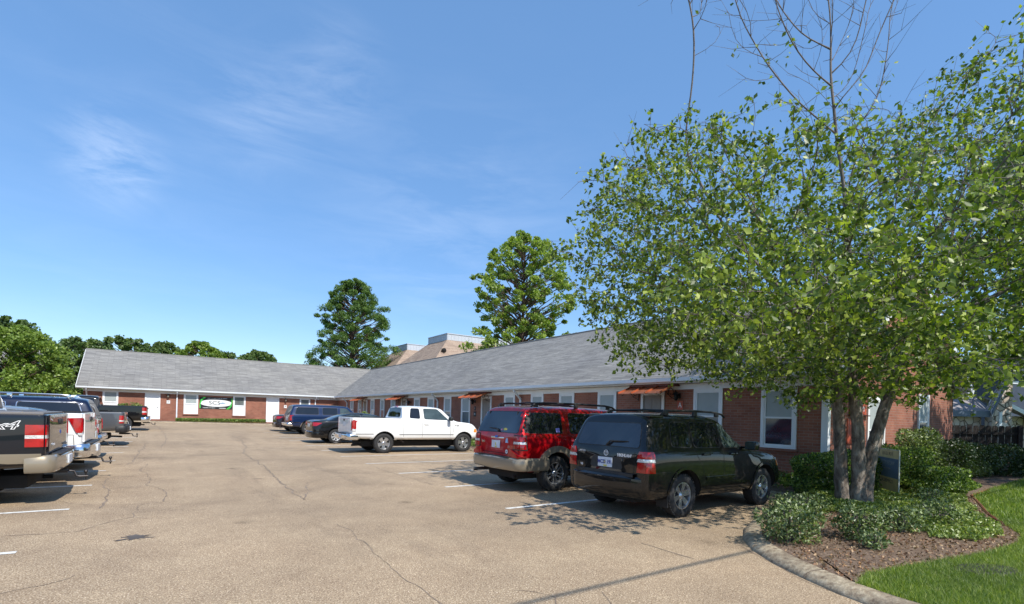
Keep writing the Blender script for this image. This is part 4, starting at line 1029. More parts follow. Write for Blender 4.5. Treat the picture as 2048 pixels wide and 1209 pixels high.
# banner
ban = empty('banner', (3.37, WV, 1.38)); tag(ban, 'black green and white vinyl banner lettered SCS on the back wing wall', 'banner')
bk = plain('banner_black', (.015, .018, .018), .5); bg = plain('banner_green', (.05, .50, .06), .5, var=.4, scale=5); bw = plain('banner_white', (.78, .80, .80), .5, var=.03)
m = MB(); m.box(-1.19, -.02, 0, 1.19, -.004, .98); m.build('backing', bk, ban)
m = MB(); e = [(1.17*math.cos(t*PI/24)*1.0, .49+.30*math.sin(t*PI/24)) for t in range(48)]; m.prism(e, -.024, -.020, 'y'); m.build('white_oval', bw, ban)
m = MB()
m.prism([(-1.19, .05), (-1.10, .05), (-1.14, .35), (-1.0, .72), (-.72, .98), (-.92, .98), (-1.12, .75), (-1.19, .4)], -.028, -.024, 'y'); m.build('green_swoosh', bg, ban); m = MB(); m.prism([(1.19, .93), (1.10, .93), (1.14, .63), (1.0, .26), (.72, 0), (.95, 0), (1.12, .23), (1.19, .58)], -.028, -.024, 'y'); m.build('green_swoosh', bg, ban)
text('SCS', .42, BTXT, frame((-.12, -.0265, .50), (1, 0, 0), (0, 0, 1)), ban, 'lettering', .001, 1.25)
m = MB(); m.prism([(.15, .44), (.62, .47), (.70, .51), (.45, .56)], -.027, -.0245, 'y'); m.build('blue_flash', plain('banner_blue', (.15, .3, .5)), ban)
m = MB(); x = -.62
while x < .78: w_ = random.uniform(.03, .09); m.box(x, -.024, .865, x+w_, -.021, .905); x += w_+random.choice((.015, .015, .06))
x = -.95
while x < -.1: w_ = random.uniform(.02, .07); m.box(x, -.024, .07, x+w_, -.021, .11); x += w_+random.choice((.015, .05))
m.box(.22, -.024, .06, .70, -.021, .10); m.build('small_print', bw, ban)
# ------------------------------------------------------------------ ground, lot, kerbs
def gpt(px, py, z=0):
    a = wpt(px, py, 1.); t = (z-CAMZ)/(a[2]-CAMZ); return (a[0]*t, a[1]*t)
def asphalt():
    m, n, l, b = nt('pebbled_asphalt')
    t1 = noise(n, l, 80, 2, .6); r1 = ramp(n, [(.30, (.20, .143, .09)), (.44, (.345, .260, .172)), (.56, (.435, .34, .23)), (.70, (.66, .57, .45))]); l.new(t1.outputs[0], r1.inputs[0])
    tc = n.new('ShaderNodeTexCoord'); vo = n.new('ShaderNodeTexVoronoi'); vo.inputs['Scale'].default_value = 120; l.new(tc.outputs['Object'], vo.inputs['Vector'])
    bw = n.new('ShaderNodeSeparateColor'); l.new(vo.outputs['Color'], bw.inputs[0])
    r5 = ramp(n, [(.0, (.62, .56, .52)), (.55, (.95, .93, .92)), (.9, (1.15, 1.12, 1.1)), (1.0, (1.65, 1.62, 1.6))]); l.new(bw.outputs[0], r5.inputs[0])
    t2 = noise(n, l, .23, 4, .6); r2 = ramp(n, [(.34, (.76, .76, .77)), (.5, (.97, .97, .96)), (.68, (1.10, 1.09, 1.07))]); l.new(t2.outputs[0], r2.inputs[0])
    t3 = noise(n, l, 1.3, 5, .7); r3 = ramp(n, [(.32, (.86, .84, .83)), (.66, (1.07, 1.07, 1.06))]); l.new(t3.outputs[0], r3.inputs[0])
    t4 = noise(n, l, .5, 5, .65, stretch=(1.6, .25, 1)); r4 = ramp(n, [(.30, (.76, .76, .78)), (.44, (1, 1, 1))]); l.new(t4.outputs[0], r4.inputs[0])
    vs_ = n.new('ShaderNodeTexVoronoi'); vs_.inputs['Scale'].default_value = .75; nd = noise(n, l, 7, 3); mxv = n.new('ShaderNodeMix'); mxv.data_type = 'RGBA'
    tcv = n.new('ShaderNodeTexCoord'); ad = n.new('ShaderNodeVectorMath'); ad.operation = 'MULTIPLY_ADD'; l.new(nd.outputs['Color'], ad.inputs[0]); ad.inputs[1].default_value = (.22, .22, 0); l.new(tcv.outputs['Object'], ad.inputs[2]); l.new(ad.outputs[0], vs_.inputs['Vector'])
    r6 = ramp(n, [(.03, (.66, .65, .64)), (.13, (1, 1, 1))]); l.new(vs_.outputs['Distance'], r6.inputs[0])
    c = mixc(n, l, r1.outputs[0], r5.outputs[0], 1, 'MULTIPLY')
    for r in (r2, r3, r4, r6): c = mixc(n, l, c, r.outputs[0], 1, 'MULTIPLY')
    l.new(c, b.inputs['Base Color']); b.inputs['Roughness'].default_value = .88; b.inputs['Specular IOR Level'].default_value = .25
    bump(n, l, t1.outputs[0], b, .5, .006); return m
ASPH = asphalt()
def ground_mat(name, cols, scale=8, s2=.4, bm=.4):
    m, n, l, b = nt(name)
    t = noise(n, l, scale, 6, .7); r = ramp(n, [(.28+.44*i/(len(cols)-1), c) for i, c in enumerate(cols)]); l.new(t.outputs[0], r.inputs[0])
    t2 = noise(n, l, s2, 3); r2 = ramp(n, [(.3, (.78, .78, .78)), (.7, (1.15, 1.15, 1.1))]); l.new(t2.outputs[0], r2.inputs[0])
    l.new(mixc(n, l, r.outputs[0], r2.outputs[0], 1, 'MULTIPLY'), b.inputs['Base Color']); b.inputs['Roughness'].default_value = .95; b.inputs['Specular IOR Level'].default_value = .2
    bump(n, l, t.outputs[0], b, bm, .03); return m
EARTH = ground_mat('grassy_earth', [(.05, .075, .02), (.08, .11, .03), (.13, .12, .06)], 3)
SOILG = ground_mat('lawn_soil', [(.06, .11, .02), (.09, .15, .025), (.13, .18, .04)], 25)
MULCH = ground_mat('mulch', [(.05, .034, .025), (.14, .094, .068), (.23, .165, .125), (.36, .28, .22)], 22, bm=.9)
CONC = ground_mat('concrete_kerb', [(.12, .085, .06), (.27, .21, .15), (.40, .33, .24), (.50, .43, .33)], 14, 1.6, .6)
STRIPE = ground_mat('worn_white_paint', [(.34, .30, .26), (.66, .65, .63), (.74, .74, .73)], 16, .8, .1)
CRACK = plain('crack_filling', (.22, .165, .12), .9, var=.35, scale=6)
TAR = plain('dark_stain', (.09, .075, .065), .8, var=.3)

def sheet(name, us, vs, zf, mat, kind='structure'):
    V = [(u, v, zf(u, v)) for v in vs for u in us]; n = len(us)
    F = [(j*n+i, j*n+i+1, (j+1)*n+i+1, (j+1)*n+i) for j in range(len(vs)-1) for i in range(n-1)]
    me = bpy.data.meshes.new(name); me.from_pydata(V, [], F); me.update()
    return tag(finish(me, name, mat, smooth=True, fixn=False), kind=kind)
sheet('ground', [-900, -200, -60, 60, 200, 900], [-300, -60, 0, 60, 200, 1200], lambda u, v: -.06, EARTH)
sheet('parking_lot', [-40, -20, -10, -5, 0, 5, 10.75], [-25, -10, 0, 10, 18]+[19+1.5*i for i in range(20)], zg, ASPH)
def polysheet(name, pts, z, mat):
    m = MB(); m.add([(a, b, z) for a, b in pts], [tuple(range(len(pts)))]); o = m.build(name, mat); 
    if o.data.polygons[0].normal.z < 0: o.data.flip_normals()
    return tag(o, kind='structure')
KERB = [(10.5, 46.5), (10.5, 40), (10.5, 30), (10.5, 19), (10.5, 8), (10.5, 6), (10.45, 5.2), (10.2, 4.86), (9.7, 4.72), (8.9, 4.66), (8.1, 4.52), (7.4, 4.30), (6.8, 4.05), (6.25, 3.72), (5.85, 3.36), (5.52, 2.94), (5.27, 2.5), (5.08, 2.1), (4.97, 1.75), (4.88, 1.2), (4.82, .4), (4.8, -1), (4.8, -4), (4.8, -12)]
def resamp(P, st):
    out = [Vector(P[0])]
    for i in range(len(P)-1):
        a = Vector(P[i]); b = Vector(P[i+1]); k = max(1, int((b-a).length/st))
        out += [a+(b-a)*j/k for j in range(1, k+1)]
    return out
def kerb(name, P, side, zf=lambda u, v: 0, label=None, prof=None, closed=False):
    """side=+1: the raised side is to the right of the direction of travel"""
    P = resamp(P, .5); prof = prof or [(-.005, -.05), (.0, .008), (.015, .03), (.04, .052), (.08, .068), (.13, .079), (.18, .086), (.22, .087), (.225, .075), (.23, -.05)]
    m = MB(); n = len(prof); inner = []
    for i, p in enumerate(P):
        t = (P[min(i+1, len(P)-1)]-P[max(i-1, 0)]).normalized(); nn = Vector((t.y, -t.x))*side
        j = random.uniform(-.004, .004)
        for o_, z in prof: m.v.append((p.x+nn.x*(o_+j), p.y+nn.y*(o_+j), z+zf(p.x, p.y)+j*.5*(z > .05)))
        inner.append((p.x+nn.x*.215, p.y+nn.y*.215))
    for i in range(len(P)-1):
        for k in range(n-1): a = i*n+k; m.f.append((a, a+1, a+n+1, a+n))
    tag(m.build(name, CONC, smooth=True), kind='structure')
    j = MB()
    for i in range(2, len(P)-1, 3):
        if P[i].y > 12: continue
        t = (P[i+1]-P[i-1]).normalized(); nn = Vector((t.y, -t.x))*side
        for o_ in (-.005, .005):
            for q, z in prof: j.v.append((P[i].x+nn.x*q+t.x*o_, P[i].y+nn.y*q+t.y*o_, z+.0035))
        b = len(j.v)-2*n
        for k in range(1, n-2): j.f.append((b+k, b+k+1, b+n+k+1, b+n+k))
    if j.v: tag(j.build('kerb_joints', CRACK), kind='structure')
    return inner
inn = kerb('kerb', KERB, -1, zg)
kerb('kerb', [(-6.9, 46.5), (10.2, 46.5)], -1, zg)
kerb('kerb', [(-6.9, 3), (-6.9, 46.5)], -1, zg)
# lawn, bed, verge
isl = [p for p in inn if p[1] < 6.5]
polysheet('lawn', isl+[(90, -12), (90, 5.6), (11.0, 5.6)], .070, SOILG)
sheet('planting_bed', [10.8, 12, 13.4], [5.6, 19, 24, 28, 33, 38, 43, 49], lambda u, v: .078+zg(u, v), MULCH)
sheet('planting_bed', [-6.9, -3, 2, 7, 13.4], [46.8, 48, 49.1], lambda u, v: .078+zg(u, v), MULCH)
sheet('grass_verge', [-60, -30, -12, -7.2], [3, 19, 24, 28, 33, 38, 43, 49, 70], lambda u, v: .075+zg(u, min(v, 49)), EARTH)
EDGE = [(5.12, 1.98), (5.55, 2.06), (6.25, 1.95), (7.07, 1.80), (8.0, 1.66), (8.8, 1.62), (9.5, 1.72), (10.3, 2.05), (11.3, 2.45), (12.6, 2.85), (14.0, 3.3), (16.0, 3.45), (19, 3.6), (23, 3.7)]
EDGE = [(a*1.025, b*1.025) for a, b in EDGE]
bedk = [p for p in isl if p[1] > 2.0]
polysheet('mulch_bed', bedk[:]+EDGE+[(23, 5.87), (13.4, 5.87), (11, 5.58)], .084, MULCH)
m = MB(); pe = resamp(EDGE[7:12], .25)
for i in range(len(pe)-1): m.tube([(pe[i].x, pe[i].y, .085), (pe[i+1].x, pe[i+1].y, .085)], .022, 6)
tag(m.build('edging_strip', plain('rusty_edging', (.20, .07, .035), .8, var=.4)), 'thin rusty edging strip curving round the right end of the planting bed', 'garden edging')
# parking stripes
def stripe(u0, v0, u1, v1, w=.10):
    m = MB(); P = resamp([(u0, v0), (u1, v1)], .4); d = (P[-1]-P[0]).normalized(); nn = Vector((-d.y, d.x))*w/2
    for p in P:
        for s_ in (-1, 1):
            a = p+nn*s_*random.uniform(.9, 1.05); m.v.append((a.x, a.y, zg(a.x, a.y)+.004))
    for i in range(len(P)-1): m.f.append((2*i, 2*i+1, 2*i+3, 2*i+2))
    o = m.build('parking_stripe', STRIPE)
    if o.data.polygons[0].normal.z < 0: o.data.flip_normals()
    tag(o, kind='structure')
for v in (6.92, 9.52, 12.1, 14.68, 17.27, 19.9, 22.6, 25.9, 28.6, 30.6, 33.6, 36.4, 39.2): stripe(4.85 if v > 7 else 4.66, v, 10.0, v)
for v in (7.14, 9.71, 12.4, 15.0, 17.61, 20.4, 23.1, 25.8, 28.5, 31.2, 33.9, 36.6, 39.3): stripe(-1.15-(0 if v > 8 else .1), v, -6.6, v)
# cracks (marks on the lot surface, laid 3 mm above it)
def z6(L): return [gpt(x/2.926, 850+y/2.926) for x, y in L]
def z7(L): return [gpt(700+x/2.56, 900+y/2.56) for x, y in L]
def z8(L): return [gpt(1440+x/2.577, 740+y/2.577) for x, y in L]
CR = [(z6([(865, 110), (800, 180), (745, 235)]), .05), (z6([(870, 230), (830, 260), (860, 290), (880, 320), (865, 355), (920, 365), (970, 405), (945, 450)]), .03),
      (z6([(850, 462), (800, 475), (780, 510), (765, 540), (620, 575), (450, 625), (330, 635), (0, 655)]), .02), (z6([(630, 315), (610, 370), (620, 420), (595, 490)]), .045),
      (z6([(480, 315), (630, 310), (760, 300), (850, 298)]), .02), (z6([(420, 390), (560, 385), (700, 370), (860, 360)]), .02), (z6([(340, 445), (420, 465), (560, 473), (720, 470), (850, 462), (1000, 448), (1150, 440)]), .015),
      (z6([(0, 1000), (60, 985), (130, 960), (250, 940), (400, 900), (440, 880)]), .016), (z6([(1410, 90), (1440, 130), (1430, 165), (1540, 240), (1600, 290), (1680, 370), (1780, 440)]), .06),
      (z6([(1670, 350), (1790, 350), (1800, 340), (1900, 310), (2048, 295)]), .025), (z6([(1800, 350), (1805, 390), (1780, 440)]), .04), (z6([(1370, 260), (1500, 252), (1600, 240), (1750, 240), (1900, 245)]), .02),
      (z7([(-60, 380), (60, 470), (120, 530), (180, 570), (240, 625), (290, 675), (360, 720), (400, 755), (450, 785), (520, 840)]), .018), (z7([(830, 715), (930, 722), (1030, 740), (1060, 755), (1070, 790), (1085, 830)]), .014), (z7([(1290, 730), (1310, 760), (1340, 790), (1360, 820)]), .012),
      (z7([(1490, 480), (1600, 515), (1690, 545), (1760, 560)]), .03), (z7([(80, 70), (200, 115), (330, 150), (420, 180)]), .03),
      (z8([(90, 870), (120, 900), (230, 970), (330, 1030), (420, 1080), (560, 1140), (650, 1165), (760, 1205)]), .022), (z6([(760, 540), (900, 545), (1100, 540), (1400, 520)]), .012), (z6([(930, 35), (970, 70), (975, 100), (940, 135)]), .05)]
m = MB()
for L, w in CR:
    P = resamp(L, .12); o = len(m.v); off = 0
    for i, p in enumerate(P):
        t = (P[min(i+1, len(P)-1)]-P[max(i-1, 0)]).normalized(); nn = Vector((-t.y, t.x)); off = off*.7+random.gauss(0, .018); ww = w*.38*random.uniform(.2, 1.2)
        for s_ in (-1, 1): a = p+nn*(off+s_*ww); m.v.append((a.x, a.y, zg(a.x, a.y)+.003))
    for i in range(len(P)-1): m.f.append((o+2*i, o+2*i+1, o+2*i+3, o+2*i+2))
tag(m.build('pavement_cracks', CRACK), kind='structure')
def blot(name, cx, cy, r, mat, sy=1, z=.0035, jag=.5):
    m = MB(); P = []
    for k in range(36): t = 2*PI*k/36; rr = r*(1-jag*random.random()); P.append((cx+rr*math.cos(t), cy+sy*rr*math.sin(t), zg(cx, cy)+z))
    m.add(P+[(cx, cy, zg(cx, cy)+z)], [(k, (k+1) % 36, 36) for k in range(36)]); tag(m.build(name, mat), kind='structure')
blot('tar_stain', -.28, 7.32, .24, TAR, .8, jag=.9); blot('tar_stain', .02, 4.05, .08, TAR, .5)

# ------------------------------------------------------------------ foliage
def leaf_mat(name, dark, mid, light, trans=.35, rough=.42, gloss=.5):
    m, n, l, b = nt(name)
    ge = n.new('ShaderNodeNewGeometry'); r = ramp(n, [(0, dark), (.5, mid), (1, light)]); l.new(ge.outputs['Random Per Island'], r.inputs[0])
    t = noise(n, l, 1.1, 2); r2 = ramp(n, [(.35, (.78, .82, .8)), (.65, (1.15, 1.12, 1.0))]); l.new(t.outputs[0], r2.inputs[0])
    c = mixc(n, l, r.outputs[0], r2.outputs[0], 1, 'MULTIPLY')
    l.new(c, b.inputs['Base Color']); b.inputs['Roughness'].default_value = rough; b.inputs['Specular IOR Level'].default_value = gloss
    tr = n.new('ShaderNodeBsdfTranslucent'); l.new(mixc(n, l, c, (1.5, 1.7, .5), 1, 'MULTIPLY'), tr.inputs[0])
    mx = n.new('ShaderNodeMixShader'); mx.inputs[0].default_value = trans; out = n['Material Output']
    l.new(b.outputs[0], mx.inputs[1]); l.new(tr.outputs[0], mx.inputs[2]); l.new(mx.outputs[0], out.inputs[0]); return m
LF_BIRCH = leaf_mat('birch_leaves', (.04, .075, .015), (.155, .225, .03), (.40, .46, .10), .34, .44)
LF_HEDGE = leaf_mat('hedge_leaves', (.025, .055, .014), (.09, .16, .03), (.34, .43, .11), .3, .4)
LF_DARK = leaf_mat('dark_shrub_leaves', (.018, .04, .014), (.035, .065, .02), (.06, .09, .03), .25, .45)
LF_AZ = leaf_mat('azalea_leaves', (.03, .055, .018), (.10, .15, .05), (.42, .48, .25), .25, .38)
LF_COVER = leaf_mat('jasmine_leaves', (.12, .18, .035), (.24, .31, .07), (.46, .50, .20), .25, .38)
LF_PINE = leaf_mat('pine_needles', (.055, .11, .022), (.10, .18, .035), (.17, .26, .055), .3, .55)
LF_GUM = leaf_mat('sweetgum_leaves', (.13, .20, .035), (.24, .32, .06), (.36, .42, .11), .4, .45)
LF_OAK = leaf_mat('oak_leaves', (.055, .095, .03), (.10, .16, .045), (.17, .23, .07), .3, .5)
LF_BUSH = leaf_mat('bushy_tree_leaves', (.10, .16, .025), (.18, .26, .045), (.28, .36, .08), .3, .42)
GRASSM = leaf_mat('grass_blades', (.10, .16, .03), (.19, .265, .055), (.36, .40, .12), .35, .5)
STRAW = plain('dry_litter', (.28, .19, .12), .9, var=.5, scale=60); LITTER = leaf_mat('fallen_leaves', (.12, .05, .025), (.28, .15, .08), (.5, .35, .22), .1, .7)
def bark_mat(name, cols, sc=5, st=(1, 1, .25)):
    m, n, l, b = nt(name); t = noise(n, l, sc, 6, .7, stretch=st, dist=.6); r = ramp(n, [(.28+.44*i/(len(cols)-1), c) for i, c in enumerate(cols)]); l.new(t.outputs[0], r.inputs[0])
    l.new(r.outputs[0], b.inputs['Base Color']); b.inputs['Roughness'].default_value = .9; bump(n, l, t.outputs[0], b, 1., .04); return m
BARK = bark_mat('flaky_bark', [(.03, .022, .018), (.12, .09, .07), (.25, .205, .165), (.42, .37, .31)], 9, (1, 1, .45))
TWIG = bark_mat('grey_twigs', [(.09, .075, .065), (.17, .145, .13), (.24, .21, .19)], 12)
PBARK = bark_mat('pine_bark', [(.06, .04, .03), (.15, .10, .075)], 6)
def leaves(name, C, size, mat, parent=None, asp=.55, up=None, droop=0, rnd=1.0, fold=.25, jit=.35, rs=None):
    """one folded diamond (4 corners, 2 faces) per leaf"""
    C = np.asarray(C, float); N = len(C); rs = rs or np.random
    d = rs.normal(size=(N, 3)); 
    if up is not None: d = d*rnd+up
    d[:, 2] -= droop; d /= np.linalg.norm(d, axis=1)[:, None]+1e-9
    a = rs.normal(size=(N, 3)); s = np.cross(d, a); s /= np.linalg.norm(s, axis=1)[:, None]+1e-9
    nn = np.cross(d, s); L = size*(1+jit*(rs.rand(N)-.5)*2)
    L = L[:, None]; W = L*asp*.5
    base = C-d*L*.5; tip = C+d*L*.5; mid = C-d*L*.06
    l_ = mid+s*W+nn*W*fold; r_ = mid-s*W+nn*W*fold
    V = np.stack([base, l_, tip, r_], 1).reshape(-1, 3); b = np.arange(N)*4
    F = np.concatenate([np.stack([b, b+1, b+2], 1), np.stack([b, b+2, b+3], 1)])
    return npmesh(name, V, F, mat, parent)
def shell(n, c, r, lo=.55, flat=0, rs=np.random, bumps=.18):
    """points in the outer shell of a lumpy ellipsoid"""
    d = rs.normal(size=(n, 3)); d /= np.linalg.norm(d, axis=1)[:, None]
    k = 1+bumps*(np.sin(d[:, 0]*5+c[0])*np.cos(d[:, 1]*6+c[1])+np.sin(d[:, 2]*7+c[0]*2))*.7
    q = (lo+(1-lo)*rs.rand(n)**.45)*k
    P = d*q[:, None]*np.array(r)+np.array(c); return P
def shrub(label, u, v, r, h, n, size, mat, group=None, z0=.082, name='shrub', boxy=0, rz=0, asp=.55, stems=True, lo=.6):
    root = empty(name, (u, v, z0)); tag(root, label, 'shrub', group); rs = np.random.RandomState(int(u*100+v*37) % 9999)
    P = shell(n, (u, v, 0), (r[0], r[1], h*.55), lo, rs=rs); P[:, 2] += h*.48; P[:, 0] -= u; P[:, 1] -= v
    if boxy:
        for i, q in ((0, r[0]), (1, r[1])): P[:, i] = np.sign(P[:, i])*q*np.clip(np.abs(P[:, i]/q), 0, 1)**(1-boxy*.45)
    P = P[P[:, 2] > .01]; c, s = math.cos(rz), math.sin(rz); X = P[:, 0]*c-P[:, 1]*s; Y = P[:, 0]*s+P[:, 1]*c; P[:, 0], P[:, 1] = X, Y
    up = P/np.array([r[0], r[1], h])**2*h*.6; up[:, 2] += .3
    leaves('foliage', P, size, mat, root, asp, up, 0, 1.0, rs=rs)
    if stems:
        m = MB()
        for k in range(9):
            a = rs.rand()*6.28; q = rs.rand()*.75; m.tube([(0.05*math.cos(a), .05*math.sin(a), -.03), (r[0]*.45*q*math.cos(a), r[1]*.45*q*math.sin(a), h*.45), (r[0]*.85*q*math.cos(a), r[1]*.85*q*math.sin(a), h*.8)], [.014, .010, .005], 5)
        m.build('stems', TWIG, root, True)
    return root
# hedge shrubs round the building corner
HG = 'clipped shrubs in the bed by the office corner'
shrub('broad clipped green shrub left of the tree trunks below the corner window', 12.0, 5.0, (1.45, .62), .92, 15000, .055, LF_HEDGE, HG, boxy=.5)
shrub('clipped green shrub right of the tree trunks behind the yard sign', 14.1, 4.65, (1.15, .65), .98, 12000, .055, LF_HEDGE, HG, boxy=.4)
shrub('low rounded bright green shrub right of the yard sign', 13.75, 3.75, (.95, .55), .58, 11000, .05, LF_HEDGE, HG)
shrub('feathery grey green shrub against the gable wall', 16.9, 5.1, (.9, .6), 1.35, 9000, .07, LF_AZ, HG, lo=.3)
shrub('dark rounded shrub in front of the gable wall window', 17.6, 4.6, (1.0, .7), 1.15, 9000, .06, LF_DARK, HG)
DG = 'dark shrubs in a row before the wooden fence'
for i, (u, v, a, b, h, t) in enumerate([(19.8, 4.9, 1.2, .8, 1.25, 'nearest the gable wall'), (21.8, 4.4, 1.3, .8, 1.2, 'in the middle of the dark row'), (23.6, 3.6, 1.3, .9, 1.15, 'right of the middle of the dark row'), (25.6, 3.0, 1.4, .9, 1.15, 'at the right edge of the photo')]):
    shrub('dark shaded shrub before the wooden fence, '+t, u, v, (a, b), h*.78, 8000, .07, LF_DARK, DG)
AG = 'low azaleas in the mulch bed'
for lb, u, v, r, h, n in [('low open azalea nearest the kerb at the left end of the mulch bed', 6.40, 3.2, .43, .50, 3900), ('dark low azalea beside the front wheel of the black SUV', 8.1, 3.95, .50, .38, 2600), ('low azalea before the tree trunks in the middle of the mulch', 7.35, 2.80, .36, .42, 2700), ('small azalea sprig low at the front of the mulch', 6.95, 2.50, .20, .20, 600),
                         ('low azalea right of the tree base with bare twigs', 8.45, 2.72, .38, .37, 2300), ('low azalea amid the ground cover right of the bed', 9.5, 2.62, .42, .38, 2200), ('small reddish green azalea below the yard sign', 11.75, 3.35, .32, .34, 1300)]:
    shrub(lb, u, v, (r, r*.85), h, int(n*.62), .045, LF_AZ, AG, lo=.25)
# ground cover mass, thick on the right and behind the trunks
def inpoly(P, poly):
    x, y = P[:, 0], P[:, 1]; c = np.zeros(len(P), bool); j = len(poly)-1
    for i in range(len(poly)):
        a, b = poly[i], poly[j]; k = ((a[1] > y) != (b[1] > y)) & (x < (b[0]-a[0])*(y-a[1])/(b[1]-a[1]+1e-12)+a[0]); c ^= k; j = i
    return c
rs = np.random.RandomState(3)
cov = [(8.3, 4.38), (8.9, 3.9), (9.5, 3.5), (9.6, 3.1), (9.1, 2.7), (8.3, 2.35), (8.6, 1.95), (9.3, 1.85), (10.0, 2.05), (11.2, 2.55), (12.5, 3.0), (14, 3.5), (14, 5.4), (10.9, 5.4), (10.0, 4.35), (8.6, 4.3)]
P = np.stack([rs.uniform(6.5, 14.2, 90000), rs.uniform(1.5, 5.5, 90000)], 1); P = P[inpoly(P, cov)]
hh = .10+.07*np.sin(P[:, 0]*3.1)*np.cos(P[:, 1]*4)+.05*np.sin(P[:, 0]*9+P[:, 1]*7); C = np.column_stack([P, .09+rs.rand(len(P))**.5*np.clip(hh*.7+.02, .03, .2)])
o = leaves('ground_cover', C, .045, LF_COVER, asp=.6, up=np.array([0, 0, .5]), rs=rs); tag(o, 'low green ground cover with small leaves spreading round the tree', 'ground cover', kind='stuff')
P = np.column_stack([rs.uniform(11.2, 13.2, 26000), rs.uniform(5.8, 46, 26000)]); C = np.column_stack([P, .09+np.array([zg(a, b) for a, b in P])+rs.rand(len(P))*.22])
o = leaves('ground_cover', C, .10, LF_HEDGE, up=np.array([0, 0, .6]), rs=rs); tag(o, 'strip of low green plants along the foot of the right wing', 'ground cover', kind='stuff')
# fallen leaves and bark chips
P = np.column_stack([rs.uniform(5, 14, 14000), rs.uniform(1.6, 5.2, 14000)]); P = P[inpoly(P, bedk+EDGE+[(13.4, 5.8)])]; C = np.column_stack([P, .089+rs.rand(len(P))*.012])
o = leaves('leaf_litter', C, .035, LITTER, up=np.array([0, 0, 0.]), rnd=1, rs=rs, fold=.1); o.data.transform(Matrix.Identity(4)); tag(o, 'dry fallen leaves and bark chips on the mulch', 'leaf litter', kind='stuff')
P = np.column_stack([rs.uniform(2, 10, 260), rs.uniform(1.5, 9, 260)]); P = P[(P[:, 0] > 3.5)]
# lawn blades
def blades(n, box, poly, h, w, name, z=.070):
    P = np.column_stack([rs.uniform(box[0], box[1], n), rs.uniform(box[2], box[3], n)]); P = P[inpoly(P, poly)]; N = len(P)
    a = rs.rand(N)*6.28; H = h*(.55+.75*rs.rand(N)); ln = rs.normal(size=(N, 2))*.4*H[:, None]; W = w*(.7+.6*rs.rand(N))
    ax = np.column_stack([np.cos(a)*W, np.sin(a)*W]); z0 = np.full((N, 1), z)
    A = np.column_stack([P-ax, z0]); B = np.column_stack([P+ax, z0]); Cc = np.column_stack([P+ln*.35+ax*.7, z0[:, 0]+H*.55]); D = np.column_stack([P+ln*.35-ax*.7, z0[:, 0]+H*.55]); E = np.column_stack([P+ln, z0[:, 0]+H])
    V = np.stack([A, B, Cc, D, E], 1).reshape(-1, 3); b = np.arange(N)*5
    F = np.concatenate([np.stack([b, b+1, b+2], 1), np.stack([b, b+2, b+3], 1), np.stack([b+3, b+2, b+4], 1)])
    return V, F
lawnp = [(4.5, -12)]+[(p[0], p[1]) for p in isl[::-1] if p[1] < 1.95]+EDGE+[(40, 3.8), (40, -12)]
lawnp = [(p[0], p[1]) for p in isl if p[1] < 2.05]+[(40, -12), (40, 3.8)]+EDGE[::-1]
V1, F1 = blades(210000, (4.9, 11, -1.2, 2.7), lawnp, .062, .0028, 'g')
V2, F2 = blades(120000, (8, 26, -4, 3.9), lawnp, .07, .006, 'g')
o = npmesh('grass', np.concatenate([V1, V2]), np.concatenate([F1, F2+len(V1)]), GRASSM); tag(o, 'short mown green grass at the lower right', 'grass', kind='stuff')
P = np.column_stack([rs.uniform(5, 13, 260), rs.uniform(-1, 3, 260)]); P = P[inpoly(P, lawnp)]
# hedges by the back wing
root = empty('low_hedge', (3.75, 47.7, .3)); tag(root, 'long low green hedge strip at the foot of the back wing', 'hedge')
P = np.column_stack([rs.uniform(-3.2, 3.2, 9000), rs.uniform(-.55, .55, 9000), rs.rand(9000)**.4*.34-.05]); leaves('foliage', P, .12, LF_HEDGE, root, .3, np.array([0, 0, 1.2]), rs=rs)
shrub('clipped rounded green shrub between window and white door behind the black pickup', -2.35, 47.9, (1.0, .55), 1.15, 5000, .10, LF_HEDGE, boxy=.6, z0=.42)
shrub('small yellow green shrub by the far door behind the black sedan', 11.9, 36.6, (.55, .5), 1.35, 1500, .12, LF_COVER, z0=.2)

